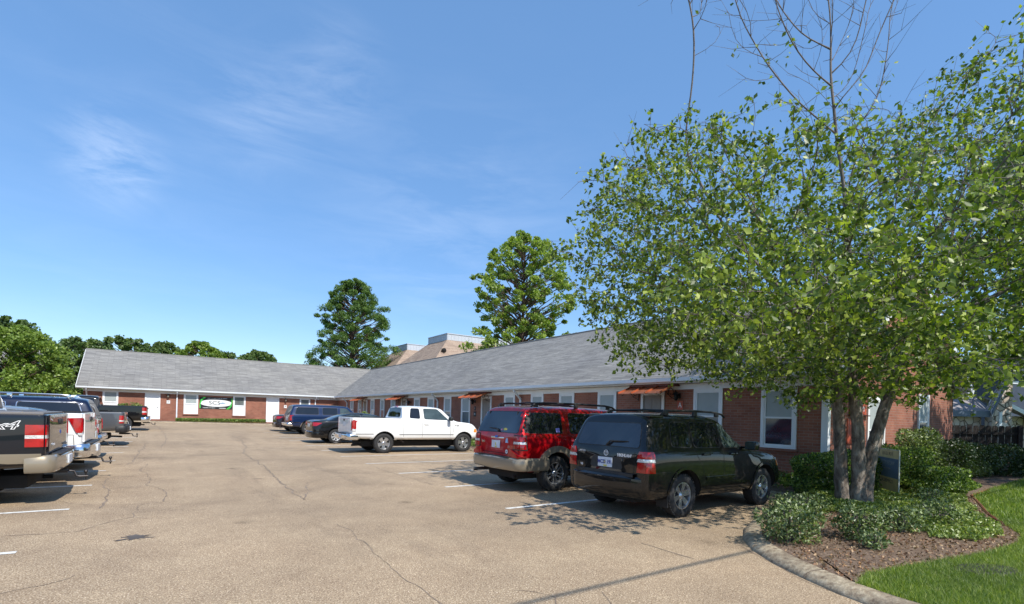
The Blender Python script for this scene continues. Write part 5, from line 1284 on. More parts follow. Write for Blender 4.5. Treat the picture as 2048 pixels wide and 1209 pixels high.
# ---- the big river birch
def big_tree():
    bx, by, bz = 10.4, 4.1, .075
    root = empty('birch_tree', (bx, by, bz)); tag(root, 'large leafy tree with three leaning trunks and bare twigs at the top', 'tree')
    rs = np.random.RandomState(11); rg = np.array([RGT[0], RGT[1]]); fw = np.array([FWD[0], FWD[1]])
    def W(x, y, z): return np.array([rg[0]*x+fw[0]*y, rg[1]*x+fw[1]*y, z])
    # stems: (right, depth, height) control points
    stems = [([(-.17, .0, -.05), (-.22, .02, .7), (-.29, .0, 1.5), (-.38, .05, 2.4), (-.60, .1, 3.0), (-.9, .2, 3.6)], .12, .05),
             ([(.02, -.10, -.05), (.02, -.12, .6), (-.02, -.12, 1.4), (-.10, -.05, 2.3), (-.05, .0, 3.1), (.05, .1, 3.8)], .13, .055),
             ([(.20, .02, -.05), (.28, .02, .7), (.45, .0, 1.5), (.72, .05, 2.3), (1.05, .1, 3.0), (1.4, .2, 3.5)], .13, .05)]
    nodes = []; par = []; minr = []
    for cp, r0, r1 in stems:
        P = [W(*c) for c in cp]; prev = -1
        for i in range(len(P)-1):
            for k in range(6 if i < len(P)-2 else 7):
                t = k/6; 
                if k == 6 and i < len(P)-2: continue
                nodes.append(P[i]+(P[i+1]-P[i])*t); par.append(prev); prev = len(nodes)-1
                f = (i+t)/(len(P)-1); minr.append(r0+(r1-r0)*f)
    ns = len(nodes)
    # attractors
    def top(x): return np.interp(x, [-6, -5.2, -4, -2.8, -1.5, -.5, 1, 2.2, 3.5, 5.5], [4.7, 5.7, 7.0, 7.5, 7.2, 6.8, 7.6, 8.9, 9.4, 9.2])
    def bot(x): return np.interp(x, [-6, -5.0, -4, -2.5, -1, 0, 1.5, 3, 4, 5.5], [4.1, 3.2, 2.45, 2.1, 1.85, 1.7, 1.7, 2.25, 2.8, 3.1])
    A = []
    while len(A) < 6200:
        x = rs.uniform(-5.9, 5.6); y = rs.uniform(-4.7, 4.4); q = (x/(5.8 if x > 0 else 5.1))**2+(y/(4.5 if y > 0 else np.interp(x, [-3, -1], [4.9, 3.3])))**2; ps = min(1., (9.7+y)/9.7); x *= ps
        if q > 1: continue
        t = 1.55+(top(x/ps)-1.55)*ps; b = 1.55+(bot(x/ps)-1.55)*ps; m_ = (t+b)/2+.15; hh = (t-b)/2*math.sqrt(max(.05, 1-(y/4.8)**2)); z = m_+rs.uniform(-1, 1)*hh
        cr = math.sqrt(q+((z-m_)/hh)**2*.6)
        if rs.rand() > .25+.75*cr: continue
        if z > m_+.2*hh and rs.rand() < .35: continue
        if math.sin(x*1.7+z*1.1+1)+math.sin(y*1.9-z*1.3+2) < -1.35: continue
        A.append(W(x, y, z))
    nb0 = len(A)
    while len(A) < nb0+1500:          # bare shoots
        z = rs.uniform(6.8, 10.6); k = (z-6.5)/4.2; x = rs.uniform(-4.6*k-.6, .9*k+.3); y = rs.uniform(-.8, .8)*k
        A.append(W(x, y, z))
    for _ in range(170): d_ = rs.normal(size=3); d_ = d_/np.linalg.norm(d_)*rs.rand()**.4; A.append(W(-3.3+1.35*d_[0], -3.3+1.2*d_[1], 3.05+.75*d_[2]))
    for _ in range(70): t = rs.rand(); A.append(W(-4.6-1.0*t, .4+rs.normal()*.25, 4.9-.35*t+rs.normal()*.14))
    for _ in range(60): t = rs.rand(); A.append(W(-4.4-.9*t, -.3+rs.normal()*.25, 3.6+.2*t+rs.normal()*.14))
    A = np.array(A); kids = {}; N = [np.array(n) for n in nodes]; arr = np.array(N); D = .22
    alive = np.ones(len(A), bool); near = np.full(len(A), 1e9); ni = np.zeros(len(A), int); done = 0
    for it in range(90):
        new = arr[done:]; off = done
        if len(new):
            d = np.linalg.norm(A[:, None]-new[None], axis=2); j = d.argmin(1); dm = d[np.arange(len(A)), j]; u_ = dm < near; near[u_] = dm[u_]; ni[u_] = j[u_]+off
        done = len(arr); alive &= near > .24
        if not alive.any(): break
        grow_ = {}
        for a in np.where(alive & (near < (9 if it < 14 else 2.5)))[0]: grow_.setdefault(ni[a], []).append(a)
        add = []
        for k, li in grow_.items():
            if k < ns and arr[k][2] < 1.9: continue
            if kids.get(k, 0) >= 3: continue
            kids[k] = kids.get(k, 0)+1
            v = A[li]-arr[k]; v /= np.linalg.norm(v, axis=1)[:, None]; dr = v.sum(0)
            if par[k] >= 0: pd = arr[k]-arr[par[k]]; dr = dr/(np.linalg.norm(dr)+1e-9)+pd/(np.linalg.norm(pd)+1e-9)*.55
            dr = dr+rs.normal(size=3)*.12; dr /= np.linalg.norm(dr)+1e-9; p = arr[k]+dr*D
            add.append((p, k))
        if not add or len(arr) > 17000: break
        for p, k in add: par.append(k); minr.append(0)
        arr = np.concatenate([arr, np.array([p for p, k in add])])
    n = len(arr); nch = np.zeros(n, int); rad = np.zeros(n)
    for i in range(n-1, -1, -1):
        if rad[i] == 0: rad[i] = .0038
        rad[i] = rad[i] if nch[i] else .0038
        if par[i] >= 0:
            nch[par[i]] += 1; rad[par[i]] = (rad[par[i]]**2.35+rad[i]**2.35)**(1/2.35) if nch[par[i]] > 1 else rad[i]*1.0001
    rad = np.minimum(rad, .075)
    for i in range(ns): rad[i] = max(minr[i], .02)
    # smooth the paths slightly
    for _ in range(2):
        q = arr.copy()
        for i in range(ns, n):
            if nch[i] == 1: pass
        ch_first = {}
        for i in range(n-1, -1, -1):
            if par[i] >= 0: ch_first[par[i]] = i
        for i in range(ns, n):
            if i in ch_first and par[i] >= 0: q[i] = arr[i]*.5+(arr[par[i]]+arr[ch_first[i]])*.25
        arr = q
    # trunk meshes: one per stem, displaced for flaky bark
    segs = 18
    def stem_mesh(ids, name):
        m = MB(); V = []
        pts = [Vector(arr[i]) for i in ids]; rr = [rad[i] for i in ids]
        P2 = []; R2 = []
        for i in range(len(pts)-1):
            for k in range(4): P2.append(pts[i].lerp(pts[i+1], k/4)); R2.append(rr[i]+(rr[i+1]-rr[i])*k/4)
        P2.append(pts[-1]); R2.append(rr[-1])
        R2 = [r*(1+.35*math.exp(-max(0, p.z)/.16)) for p, r in zip(P2, R2)]
        m.tube(P2, R2, 28)
        from mathutils import noise as mn
        for i in range(len(P2)):
            for k in range(28):
                q = Vector(m.v[i*28+k]); d = (q-P2[i]); 
                f = mn.noise(Vector((q.x*9, q.y*9, q.z*3)))*.10+mn.noise(Vector((q.x*30, q.y*30, q.z*9)))*.09; m.v[i*28+k] = tuple(P2[i]+d*(1+f))
        return m.build(name, BARK, root, True)
    per = ns//3
    starts = [i for i in range(ns) if par[i] == -1]+[ns]
    for a, b in zip(starts[:-1], starts[1:]): stem_mesh(list(range(a, b)), 'trunk')
    # branches
    def sticks(idx, name, mat, sides=5):
        V = []; F = []
        for i in idx:
            p = par[i]
            if p < 0: continue
            a, b = arr[p], arr[i]; d = b-a; L = np.linalg.norm(d)
            if L < 1e-5: continue
            d /= L; x = np.cross(d, [0.13, .31, .94]); x /= np.linalg.norm(x)+1e-9; y = np.cross(d, x); ra = min(rad[p], rad[i]*1.6); rb = rad[i]; o = len(V)
            for c, r_ in ((a, ra), (b+d*.008, rb)):
                for k in range(sides): t = 6.2832*k/sides; V.append(c+(x*math.cos(t)+y*math.sin(t))*r_)
            for k in range(sides): F.append((o+k, o+(k+1) % sides, o+sides+(k+1) % sides, o+sides+k))
        return npmesh(name, np.array(V), np.array(F), mat, root, True)
    sticks(range(ns, n), 'branches', TWIG)
    rel = arr.copy(); xr = rel[:, 0]*rg[0]+rel[:, 1]*rg[1]; yr = rel[:, 0]*fw[0]+rel[:, 1]*fw[1]; psr = np.minimum(1., (9.7+yr)/9.7); tz = np.array([1.55+(top(x/p_)-1.55)*p_ for x, p_ in zip(xr, psr)])
    # fine twigs + leaves
    LC = []; TV = []; TF = []
    for i in range(ns, n):
        if rad[i] > .016: continue
        z = rel[i][2]; bare = z > tz[i]+.15*math.sin(xr[i]*5)
        if bare:
            if z < tz[i]+1.5 and rs.rand() < .42*(1-(z-tz[i])/1.5):
                for q in range(4): LC.append(arr[i]+rs.normal(size=3)*.10)
            if rs.rand() < .8:
                d = arr[i]-arr[par[i]]; d = d/np.linalg.norm(d)+rs.normal(size=3)*.5+np.array([0, 0, .35]); d /= np.linalg.norm(d); L = rs.uniform(.15, .55); TV.append((arr[i], arr[i]+d*L, .0035))
            if rs.rand() < .06: LC.append(arr[i]+rs.normal(size=3)*.04)
            continue
        cl_ = math.sin(arr[i][0]*2.3+arr[i][2]*1.7)*math.sin(arr[i][1]*2.1-arr[i][2]*1.9+1.3)+.6*math.sin(arr[i][0]*4.7+1)*math.sin(arr[i][2]*4.3+arr[i][1]*3.7)
        thin = min(1.0, max(.42, .88+.55*cl_)+(.4 if z < 3.4 else 0))
        if z > tz[i]-1.2 and -2.2 < xr[i] < 2.2: thin *= .5
        for k in range(2):
            d = rs.normal(size=3); d[2] = d[2]*.6-.2; d /= np.linalg.norm(d); L = rs.uniform(.15, .42); e = arr[i]+d*L; e[2] -= L*.25; TV.append((arr[i], e, .0028))
            for q in range(9):
                if rs.rand() < thin*.95: f = rs.uniform(.25, 1.05); LC.append(arr[i]*(1-f)+e*f+rs.normal(size=3)*.035)
    for z in range(1, 4):          # basal sprigs hanging near the trunks
        pass
    V = []; F = []
    for a, b, r_ in TV:
        d = b-a; d = d/(np.linalg.norm(d)+1e-9); x = np.cross(d, [.2, .3, .9]); x /= np.linalg.norm(x)+1e-9; y = np.cross(d, x); o = len(V)
        for c, q in ((a, r_), (b, r_*.5)):
            for k in range(3): t = 2.0944*k; V.append(c+(x*math.cos(t)+y*math.sin(t))*q)
        for k in range(3): F.append((o+k, o+(k+1) % 3, o+3+(k+1) % 3, o+3+k))
    npmesh('twigs', np.array(V), np.array(F), TWIG, root)
    LC = np.array(LC); LC = LC[LC[:, 2] > 1.3]
    leaves('crown', LC, .088, LF_BIRCH, root, .62, None, .45, 1, .25, .35, rs)
    print('birch nodes', n, 'leaves', len(LC), 'twigs', len(TV))
big_tree()
def bg_tree(name, label, px, Y, ztop, zbot, prof, trunk_r, mat, nclump, nleaf, size, group=None, lean=0, asp=.6, up=.25, sq=.6, cs=1.0, barkm=None, base=None, droop=0, seed=1, inner=.25):
    """prof: [(fraction of crown height, radius)]"""
    base = base or wpt(px, 850, Y); root = empty(name, (base[0], base[1], 0)); tag(root, label, 'tree', group)
    rs = np.random.RandomState(seed); fs, rr = zip(*prof); H = ztop-zbot; C = []; m = MB()
    m.tube([(0, 0, -.1), (.1*trunk_r, 0, zbot), (lean*.5, 0, zbot+H*.5), (lean, 0, ztop-H*.06)], [trunk_r, trunk_r*.8, trunk_r*.45, .03], 9); m.build('trunk', barkm or PBARK, root, True)
    bm = MB(); pts = []
    for k in range(nclump):
        f = (k+rs.rand())/nclump; a = k*2.399+rs.rand()*.9; R_ = np.interp(f, fs, rr)*rs.uniform(.80, 1.10); q = (inner+(1-inner)*rs.rand()**.45)
        c = np.array([R_*q*math.cos(a)+lean*f, R_*q*math.sin(a), zbot+f*H]); s = cs*(.35+.65*rs.rand())*(.5+.5*np.interp(f, fs, rr)/max(rr))
        d = rs.normal(size=(nleaf, 3)); d /= np.linalg.norm(d, axis=1)[:, None]; d *= (rs.rand(nleaf)**.5)[:, None]; d[:, 2] *= sq; pts.append(c+d*s)
        z0 = max(zbot-.2, c[2]-R_*q*.55); bm.tube([(lean*.3*f, 0, z0), tuple(np.array([c[0]*.5, c[1]*.5, (z0+c[2])/2+.1])), tuple(c)], [max(.03, trunk_r*.28*(1-f*.6)), trunk_r*.16, .02], 5, cap=False)
    bm.build('branches', barkm or PBARK, root, True)
    leaves('crown', np.concatenate(pts), size, mat, root, asp, np.array([0, 0, up]), droop, rs=rs)
    return root
bg_tree('pine_tree', 'tall dense dark green pine rising behind the roofs', 700, 72, 20.0, 4.0, [(0, 6.2), (.2, 6.6), (.35, 6.7), (.5, 5.0), (.62, 5.2), (.75, 4.4), (.88, 3.2), (1, 1.2)], .38, LF_PINE, 330, 170, .40, asp=.22, up=.55, sq=.6, cs=1.15, seed=5, inner=.25)
bg_tree('sweetgum_tree', 'tall bright green tree with airy crown behind the right wing roof', 1040, 44, 17.0, 6.0, [(0, 4.8), (.12, 5.2), (.22, 4.6), (.32, 3.2), (.45, 4.9), (.62, 4.5), (.78, 3.9), (.9, 2.9), (1, 1.2)], .24, LF_GUM, 330, 95, .24, up=.2, sq=.7, cs=.72, seed=8, inner=.25)
FG = 'distant trees in a line behind the back wing'
far = [(15, 62, 11.6, 5.0, LF_OAK, 'far dark tree at the left edge above the bushy tree'), (160, 78, 11.4, 6, LF_OAK, 'far dark tree just right of the bushy tree'), (245, 80, 12.0, 6.0, LF_OAK, 'tallest far dark tree over the left half of the back roof'), (325, 84, 11.8, 4.2, LF_OAK, 'small dark far tree between the tallest and the paler one'), (397, 82, 11.8, 4.8, LF_BUSH, 'paler yellow green far tree over the middle of the back roof'), (448, 86, 10.6, 3.2, LF_OAK, 'lowest far tree right of the pale one'), (512, 84, 10.8, 5.0, LF_OAK, 'rounded dark far tree left of the pine'), (90, 84, 11.4, 6, LF_OAK, 'far dark tree behind the bushy tree')]
for i, (px, Y, zt, r, mt, lb) in enumerate(far):
    bg_tree('oak_tree', lb, px, Y, zt, 3.0, [(0, r*.8), (.3, r), (.6, r*.9), (.85, r*.6), (1, r*.25)], .35, mt, 120, 95, .42, FG, sq=.8, cs=1.25, seed=20+i, asp=.7)
bg_tree('bushy_tree', 'broad bushy green tree at the far left beside the back wing', 0, 0, 5.75, .9, [(0, 2.0), (.15, 2.9), (.45, 3.1), (.7, 2.7), (.88, 1.7), (1, .7)], .16, LF_BUSH, 150, 230, .17, base=(-7.6, 41.0, 0), sq=.8, cs=.85, seed=31)
bg_tree('background_tree', 'dark green tree beyond the stone house at the right edge', 2150, 24, 17.5, 5, [(0, 3.5), (.25, 4.8), (.6, 4.6), (.85, 3.2), (1, 1)], .3, LF_OAK, 130, 170, .26, sq=.75, cs=1.2, seed=41)
bg_tree('background_tree', 'green tree added for shade, standing outside the right side of the photo by the lawn', 0, 0, 9.0, 2.6, [(0, 2.8), (.3, 4.0), (.7, 3.4), (1, 1)], .2, LF_BUSH, 120, 130, .17, base=(21.5, -1.2, 0), sq=.75, cs=1.0, seed=43)  # unseen tree, added so its shade falls on the shrubs and gable end
# ------------------------------------------------------------------ things in the bed
ys = empty('yard_sign', (11.15, 4.0, .13)); tag(ys, 'faded yellow and blue yard sign seen from behind, standing right of the trunks', 'yard sign')
a = Vector(wpt(1757, 905, 10.9)); b = Vector(wpt(1799, 910, 9.85)); d = (b-a); d.z = 0; w_ = d.length; d.normalize(); nrm = Vector((-d.y, d.x, 0)); nrm = nrm if nrm.dot(a) < 0 else -nrm
ys.location = (a.x, a.y, .082); ys.rotation_euler = (0, 0, math.atan2(d.y, d.x))
sb = plain('sign_ochre', (.80, .58, .28), .5, var=.12, scale=6); sbl = plain('sign_slate_blue', (.15, .20, .30), .5, var=.1, scale=6)
zt, zb = .97, .14
fy = -1 if (Matrix.Rotation(-ys.rotation_euler.z, 3, 'Z') @ nrm).y < 0 else 1
m = MB(); m.box(0, -.006, zb, w_, .006, zt); m.build('board', sb, ys)
m = MB(); m.box(0.002, fy*.0065-.0005, zb+.27, w_-.02, fy*.0065+.0005, zt-.17); m.build('blue_band', sbl, ys)
m = MB(); m.box(w_+.0, -.008, zb, w_+.018, .008, zt+.002); m.box(0, -.008, zt, w_, .008, zt+.01); m.build('edge_trim', plain('sign_edge', (.6, .6, .55), .5), ys)
m = MB()
for x in (.2, w_-.2): m.tube([(x, 0, zb), (x, 0, -.15)], .006, 6)
m.build('stakes', HITCH, ys)
tcol = plain('sign_grey_letters', (.42, .42, .42), .5); rcol = plain('sign_brown_letters', (.24, .13, .09), .5)
def mt_(s, size, z, mat, wd): text(s, size, mat, frame((w_*.47, fy*.008, z), (-1 if fy < 0 else 1, 0, 0), (0, 0, 1)), ys, 'mirrored_lettering', .0006, wd)
mt_('WALTER MICHEL', .115, zt-.27, tcol, .85); mt_('realty   group', .06, zt-.38, tcol, 1.1); mt_('FOR LEASE', .10, zt-.085, rcol, 1.2); mt_('COMMERCIAL', .10, zb+.19, rcol, 1.0)
tag(ys)
wc = MB(); wc.lathe([(.001, .04), (.22, .035), (.25, .01), (.26, -.05)], 28, Matrix.Diagonal((1.5, .75, 1, 1)), axis='z'); o = wc.build('meter_cover', plain('cast_iron', (.045, .04, .042), .6, .3, var=.3, scale=20), smooth=True, loc=(7.0, 1.52, .072), rotz=-.4)
tag(o, 'dark oval utility cover set in the lawn at the lower right', 'utility cover')
# wooden fence beyond the gable end
fr = empty('wooden_fence', (22.7, 6.2, .1)); tag(fr, 'dark stained wooden picket fence right of the gable end', 'fence')
fd = Vector((1.18, -1.72, 0)); FL = fd.length; fr.rotation_euler = (0, 0, math.atan2(fd.y, fd.x)); WOOD = bark_mat('dark_stained_wood', [(.012, .010, .009), (.028, .022, .02), (.05, .04, .035)], 6, (4, 4, .5))
nP = 12; pw = FL/nP
for i in range(nP):
    h = 1.52+random.uniform(-.015, .015); x = i*pw; g_ = .008; m = MB()
    m.prism([(x+g_, -.1), (x+pw-g_, -.1), (x+pw-g_, h-.05), (x+pw-g_-.035, h), (x+g_+.035, h), (x+g_, h-.05)], -.01, .01, 'y'); m.build('picket', WOOD, fr)
m = MB(); m.box(0, -.05, 1.22, FL, -.011, 1.31); m.build('rail', WOOD, fr); m = MB(); m.box(0, -.05, .3, FL, -.011, .39); m.build('rail', WOOD, fr)
m = MB(); m.bbox(FL-.02, -.10, -.2, FL+.10, .02, 1.55, .01); m.build('post', WOOD, fr)
# ------------------------------------------------------------------ buildings beyond
STONE = None
def stone_mat():
    m, n, l, b = nt('field_stone'); tc = n.new('ShaderNodeTexCoord'); v = n.new('ShaderNodeTexVoronoi'); v.feature = 'DISTANCE_TO_EDGE'; v.inputs['Scale'].default_value = 3.2; l.new(tc.outputs['UV'], v.inputs['Vector'])
    v2 = n.new('ShaderNodeTexVoronoi'); v2.inputs['Scale'].default_value = 3.2; l.new(tc.outputs['UV'], v2.inputs['Vector'])
    r = ramp(n, [(0.02, (.16, .14, .12)), (.07, (1, 1, 1))]); l.new(v.outputs['Distance'], r.inputs[0]); sc = n.new('ShaderNodeSeparateColor'); l.new(v2.outputs['Color'], sc.inputs[0])
    r2 = ramp(n, [(0, (.40, .31, .25)), (.5, (.55, .46, .40)), (1, (.68, .60, .54))]); l.new(sc.outputs[0], r2.inputs[0]); l.new(mixc(n, l, r2.outputs[0], r.outputs[0], 1, 'MULTIPLY'), b.inputs['Base Color']); b.inputs['Roughness'].default_value = .9; bump(n, l, v.outputs['Distance'], b, .8, .08); return m
STONE = stone_mat()
Yh = 27.; o0 = wpt(1905, 855, Yh); hs = empty('stone_house', (o0[0], o0[1], 0), math.atan2(RGT[1], RGT[0])); tag(hs, 'fieldstone house with steep grey shingle roof behind the wooden fence', 'house')
K = FPX/Yh; X = lambda px: (px-1905)/K; Z = lambda py: CAMZ+(855-py)/K
NAVT = plain('blue_grey_trim', (.10, .13, .18), .5); DKB = plain('dark_blue_siding', (.05, .065, .10), .6, var=.2)
m = MB(); m.box(-4, 0, -.3, X(1962), .3, Z(830)); m.box(X(1962)+.003, -.6, -.3, X(2001), -.2, Z(826)); m.prism([(X(1962)+.003, Z(826)+.002), (X(2001), Z(826)+.002), (X(2001), Z(738)), (X(1962)+.003, Z(820))], -.6, -.2, 'y'); m.box(X(2001)+.003, .3, -.3, X(2100), .6, Z(830)); m.build('wall', STONE, hs, uv=True)
m = MB(); z0, z1 = Z(822), Z(690); m.add([(-4.3, -.45, z0), (X(1966), -.45, z0), (X(1990), 5.2, z1+.8), (-4.3, 5.2, z1+.8), (-4.3, -.45, z0-.12), (X(1966), -.45, z0-.12), (X(1990), 5.2, z1+.6), (-4.3, 5.2, z1+.6)], [(0, 1, 2, 3), (7, 6, 5, 4), (0, 4, 5, 1), (1, 5, 6, 2), (2, 6, 7, 3), (3, 7, 4, 0)]); m.build('roof', SHINGLEH, hs, uv=True)
m = MB(); m.box(-4.3, -.50, Z(834), X(1964), -.455, Z(822)); m.add([(X(1961), -.66, Z(829)), (X(1961), -.66, Z(822)), (X(2000), -.66, Z(737)), (X(2002), -.66, Z(742)), (X(1961), -.605, Z(829)), (X(1961), -.605, Z(822)), (X(2000), -.605, Z(737)), (X(2002), -.605, Z(742))], [(0, 1, 2, 3), (7, 6, 5, 4), (0, 4, 5, 1), (1, 5, 6, 2), (2, 6, 7, 3), (3, 7, 4, 0)]); m.build('fascia', NAVT, hs)
m = MB(); m.add([(X(2000), -.4, Z(806)), (X(2100), -.4, Z(852)), (X(2100), 3, Z(800)), (X(2000), 3, Z(770)), (X(2000), -.4, Z(809)), (X(2100), -.4, Z(856)), (X(2100), 3, Z(803)), (X(2000), 3, Z(773))], [(0, 1, 2, 3), (7, 6, 5, 4), (0, 4, 5, 1), (1, 5, 6, 2), (2, 6, 7, 3), (3, 7, 4, 0)]); m.build('porch_roof', SHINGLEH, hs, uv=True)
m = MB(); m.add([(X(2001), -.44, Z(804)), (X(2100), -.44, Z(850)), (X(2100), -.44, Z(860)), (X(2001), -.44, Z(812)), (X(2001), -.405, Z(804)), (X(2100), -.405, Z(850)), (X(2100), -.405, Z(860)), (X(2001), -.405, Z(812))], [(0, 1, 2, 3), (7, 6, 5, 4), (0, 4, 5, 1), (1, 5, 6, 2), (2, 6, 7, 3), (3, 7, 4, 0)]); m.build('porch_fascia', TRIMB, hs)
m = MB(); m.box(X(1978)-.08, -.66, Z(855), X(1978)+.06, -.605, Z(824)); m.build('window', TRIMB, hs)
Z2 = lambda py: CAMZ+(855-py)/(FPX/32.6); X2 = lambda px: (px-1024)/FPX*32.6-(1905-1024)/K
sh = empty('blue_house', (o0[0], o0[1], 0), math.atan2(RGT[1], RGT[0])); tag(sh, 'dark blue grey house just showing at the right edge above the porch roof', 'house')
m = MB(); m.box(X2(2001), 5.6, -.3, X2(2140), 9, Z2(752)); m.build('wall', DKB, sh); m = MB(); m.prism([(X2(1996), Z2(751)), (X2(2160), Z2(751)), (X2(2130), Z2(690)), (X2(2040), Z2(690))], 5.3, 9.3, 'y'); m.build('roof', plain('dark_blue_roof', (.06, .075, .11), .7, var=.2), sh); m = MB(); m.box(X2(2018), 5.56, Z2(766), X2(2034), 5.597, Z2(760)); m.box(X2(2003), 5.56, Z2(800), X2(2012), 5.597, Z2(770)); m.build('window', TRIMB, sh)
# brown mansard roofed buildings behind the right wing
def mansard(label, px, py, Y, lenv, lenu, drop, ratio, ph):
    c = wpt(px, py, Y); root = empty('mansard_building', (c[0], c[1], 0)); tag(root, label, 'building', 'brown mansard roofed buildings behind the right wing')
    z = c[2]; o = drop*ratio; m = MB()
    T = [(0, 0, z), (lenu, 0, z), (lenu, lenv, z), (0, lenv, z)]; B = [(-o, -o, z-drop), (lenu+o, -o, z-drop), (lenu+o, lenv+o, z-drop), (-o, lenv+o, z-drop)]
    m.add(T+B, [(0, 1, 2, 3), (0, 4, 5, 1), (1, 5, 6, 2), (2, 6, 7, 3), (3, 7, 4, 0)]); m.build('roof', SHINGLEB, root, uv=True)
    m = MB(); m.box(-o+.5, -o+.5, -.2, lenu+o-.5, lenv+o-.5, z-drop-.003); m.build('wall', BRICK, root, uv=True)
    m = MB(); m.box(-.08, -.08, z-.1, lenu, -.0, z+ph); m.box(-.08, .001, z-.1, 0, lenv, z+ph); m.box(-.14, -.14, z+ph+.001, lenu, .06, z+ph+.09); m.box(-.14, .061, z+ph+.001, .06, lenv, z+ph+.09)
    k = 0
    while k*.45 < lenu: m.box(k*.45, -.10, z-.08, k*.45+.04, -.081, z+ph); k += 1
    k = 0
    while k*.45 < lenv: m.box(-.10, k*.45, z-.08, -.081, k*.45+.04, z+ph); k += 1
    m.build('parapet', plain('metal_parapet', (.50, .53, .57), .4, var=.05), root)
mansard('nearer brown shingled mansard building with metal parapet between pine and sweetgum', 895, 679, 58, 5.0, 14, 7.5, 1.05, .62); mansard('farther brown mansard building partly hidden by the pine', 815, 699, 74, 5.6, 12, 6.5, 1.05, .75)
dc = wpt(888, 706, 55.5); o = MB(); o.tube([(0, 0, -.6), (0, 0, .1)], .03, 6); o.lathe([(.001, 0), (.22, .03), (.32, .09), (.31, .10), (.2, .04), (.001, .012)], 16, Matrix.Translation((0, 0, .2)) @ Matrix.Rotation(R(20), 4, 'X')); o = o.build('satellite_dish', HITCH, smooth=True, loc=dc); tag(o, 'small dark satellite dish on the nearer brown mansard roof', 'satellite dish')
# brick wing at the far left, mostly behind the bushy tree
lw = empty('brick_building', (-7.3, 42.6, 0)); tag(lw, 'red brick building with dark roof at the far left behind the bushy tree', 'building')
m = MB(); m.box(-16, 0, -.2, 0, 8, 2.75); m.build('wall', BRICK, lw, uv=True)
m = MB(); m.add([(-16.5, -.45, 2.86), (.4, -.45, 2.86), (.4, 4, 5.6), (-16.5, 4, 5.6), (.4, 8.45, 2.86), (-16.5, 8.45, 2.86)], [(0, 1, 2, 3), (3, 2, 4, 5)]); m.add([(-16.5, -.45, 2.76), (.4, -.45, 2.76), (.4, 4, 5.5), (-16.5, 4, 5.5), (.4, 8.45, 2.76), (-16.5, 8.45, 2.76)], [(3, 2, 1, 0), (5, 4, 2, 3)]); m.build('roof', SHINGLE, lw, uv=True)
m = MB(); m.box(-16.5, -.52, 2.70, .4, -.453, 2.87); m.build('gutter', TRIMB, lw); m = MB(); m.bbox(-.12, -.08, .1, -.03, -.003, 2.7, .01); m.build('downspout', TRIMB, lw)
m = MB()
m.box(-3.4, -.03, 1.0, -2.5, -.003, 2.5); m.build('window', TRIM, lw)
# overhead cable whose shadow crosses the lot
SUNV = Vector((.10, -.86, 1.0)).normalized()
cw = MB(); hC = 6.5; P = []
for i in range(21):
    t = i/20; u = -14+40*t; sag = .5*(1-(2*t-1)**2); z = hC-sag; k = z/SUNV.z; P.append((u, 3.36-.0*t+SUNV.y*k, z))
cw.tube(P, .022, 6); o = cw.build('overhead_cable', PLBLACK); tag(o, 'black overhead cable above the lot, seen only by its thin shadow', 'overhead cable')
for x_, lb in ((-14, 'left'), (26, 'right')):
    pm = MB(); y_ = P[0][1]; pm.tube([(0, 0, -.3), (0, 0, 7.4)], [.15, .11], 10); pm.bbox(-.06, -.9, 6.55, .06, .9, 6.68, .01); o = pm.build('utility_pole', PBARK, smooth=True, loc=(x_, y_, 0)); tag(o, 'wooden utility pole outside the photo at the %s end of the overhead cable' % lb, 'utility pole')

# ------------------------------------------------------------------ light, sky, camera
sun = bpy.data.lights.new('sun', 'SUN'); sun.energy = 4.2; sun.angle = R(.53); sun.color = (1, .95, .86); so = bpy.data.objects.new('sun', sun); COL.objects.link(so)
so.rotation_euler = (-SUNV).to_track_quat('-Z', 'Y').to_euler(); so.location = (0, -20, 30)
w = bpy.data.worlds.new('World'); scene.world = w; w.use_nodes = True; n = w.node_tree.nodes; l = w.node_tree.links; bgn = n['Background']
sk = n.new('ShaderNodeTexSky'); sk.sky_type = 'NISHITA'; sk.sun_disc = False; sk.sun_elevation = math.asin(SUNV.z); sk.sun_rotation = math.atan2(SUNV.x, SUNV.y)
sk.altitude = 100; sk.air_density = 1.0; sk.dust_density = .25; sk.ozone_density = 2.6
tc = n.new('ShaderNodeTexCoord')
def dirn(px, py): a = Vector(wpt(px, py, 1.))-Vector((0, 0, CAMZ)); return a.normalized()
def blob(px, py, rad):
    vm = n.new('ShaderNodeVectorMath'); vm.operation = 'DISTANCE'; l.new(tc.outputs['Generated'], vm.inputs[0]); vm.inputs[1].default_value = dirn(px, py)
    mr = n.new('ShaderNodeMapRange'); mr.interpolation_type = 'SMOOTHSTEP'; mr.inputs[1].default_value = rad; mr.inputs[2].default_value = 0; l.new(vm.outputs['Value'], mr.inputs[0]); return mr.outputs[0]
def mth(op, a, b=None):
    q = n.new('ShaderNodeMath'); q.operation = op
    for i, v in enumerate((a, b)):
        if v is None: continue
        if isinstance(v, (int, float)): q.inputs[i].default_value = v
        else: l.new(v, q.inputs[i])
    return q.outputs[0]
mp = n.new('ShaderNodeMapping'); l.new(tc.outputs['Generated'], mp.inputs[0]); mp.inputs['Rotation'].default_value = (0, R(32), R(34.3)); mp.inputs['Scale'].default_value = (1.6, 2, 7)
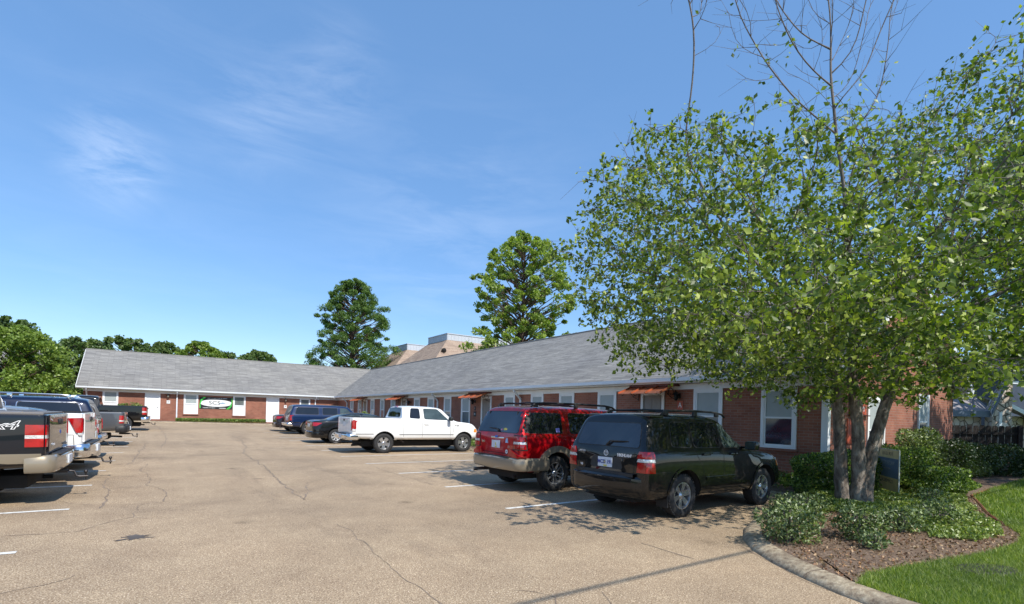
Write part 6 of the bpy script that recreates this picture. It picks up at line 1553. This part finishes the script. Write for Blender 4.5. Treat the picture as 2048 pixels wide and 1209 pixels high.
nz = n.new('ShaderNodeTexNoise'); nz.inputs['Scale'].default_value = 2.6; nz.inputs['Detail'].default_value = 7; nz.inputs['Roughness'].default_value = .62; nz.inputs['Distortion'].default_value = .5; l.new(mp.outputs[0], nz.inputs[0])
mr = n.new('ShaderNodeMapRange'); mr.inputs[1].default_value = .42; mr.inputs[2].default_value = .75; l.new(nz.outputs[0], mr.inputs[0])
bl = None
for px, py, rd, wt_ in ((225, 318, .09, 1.3), (560, 215, .13, .35), (680, 150, .11, .5), (500, 250, .10, .3), (900, 470, .30, .35), (420, 190, .3, .12), (100, 700, .6, .15), (1000, 560, .5, .10)):
    x = mth('MULTIPLY', blob(px, py, rd), wt_); bl = x if bl is None else mth('ADD', bl, x)
msk = mth('MULTIPLY', mth('MULTIPLY', bl, mr.outputs[0]), .30)
mx = n.new('ShaderNodeMix'); mx.data_type = 'RGBA'; mx.clamp_factor = True; l.new(msk, mx.inputs[0])
A_ = [q for q in mx.inputs if q.type == 'RGBA']; hsv = n.new('ShaderNodeHueSaturation'); hsv.inputs['Hue'].default_value = .503; hsv.inputs['Saturation'].default_value = 1.17; hsv.inputs['Value'].default_value = 1.2; l.new(sk.outputs[0], hsv.inputs['Color'])
l.new(mixc(n, l, hsv.outputs[0], (1.25, 2.5, 4.6), .48), A_[0]); A_[1].default_value = (7.5, 8.0, 8.8, 1); l.new([q for q in mx.outputs if q.type == 'RGBA'][0], bgn.inputs[0]); bgn.inputs[1].default_value = .135
cam = bpy.data.cameras.new('camera'); co = bpy.data.objects.new('camera', cam); COL.objects.link(co); scene.camera = co
co.matrix_world = Matrix.Translation((0, 0, CAMZ)) @ Matrix.Rotation(math.atan2(-FWD[0], FWD[1]), 4, 'Z') @ Matrix.Rotation(PI/2, 4, 'X') @ Matrix.Rotation(math.atan(.027), 4, 'Z')
cam.sensor_width = 36; cam.lens = FPX/2048*36; cam.shift_y = 226/2048; cam.clip_end = 3000; cam.clip_start = .05
vs = scene.view_settings; vs.view_transform = 'Standard'; vs.look = 'None'; vs.gamma = 1; vs.exposure = 0.42
scene.cycles.max_bounces = 8; scene.cycles.transparent_max_bounces = 4
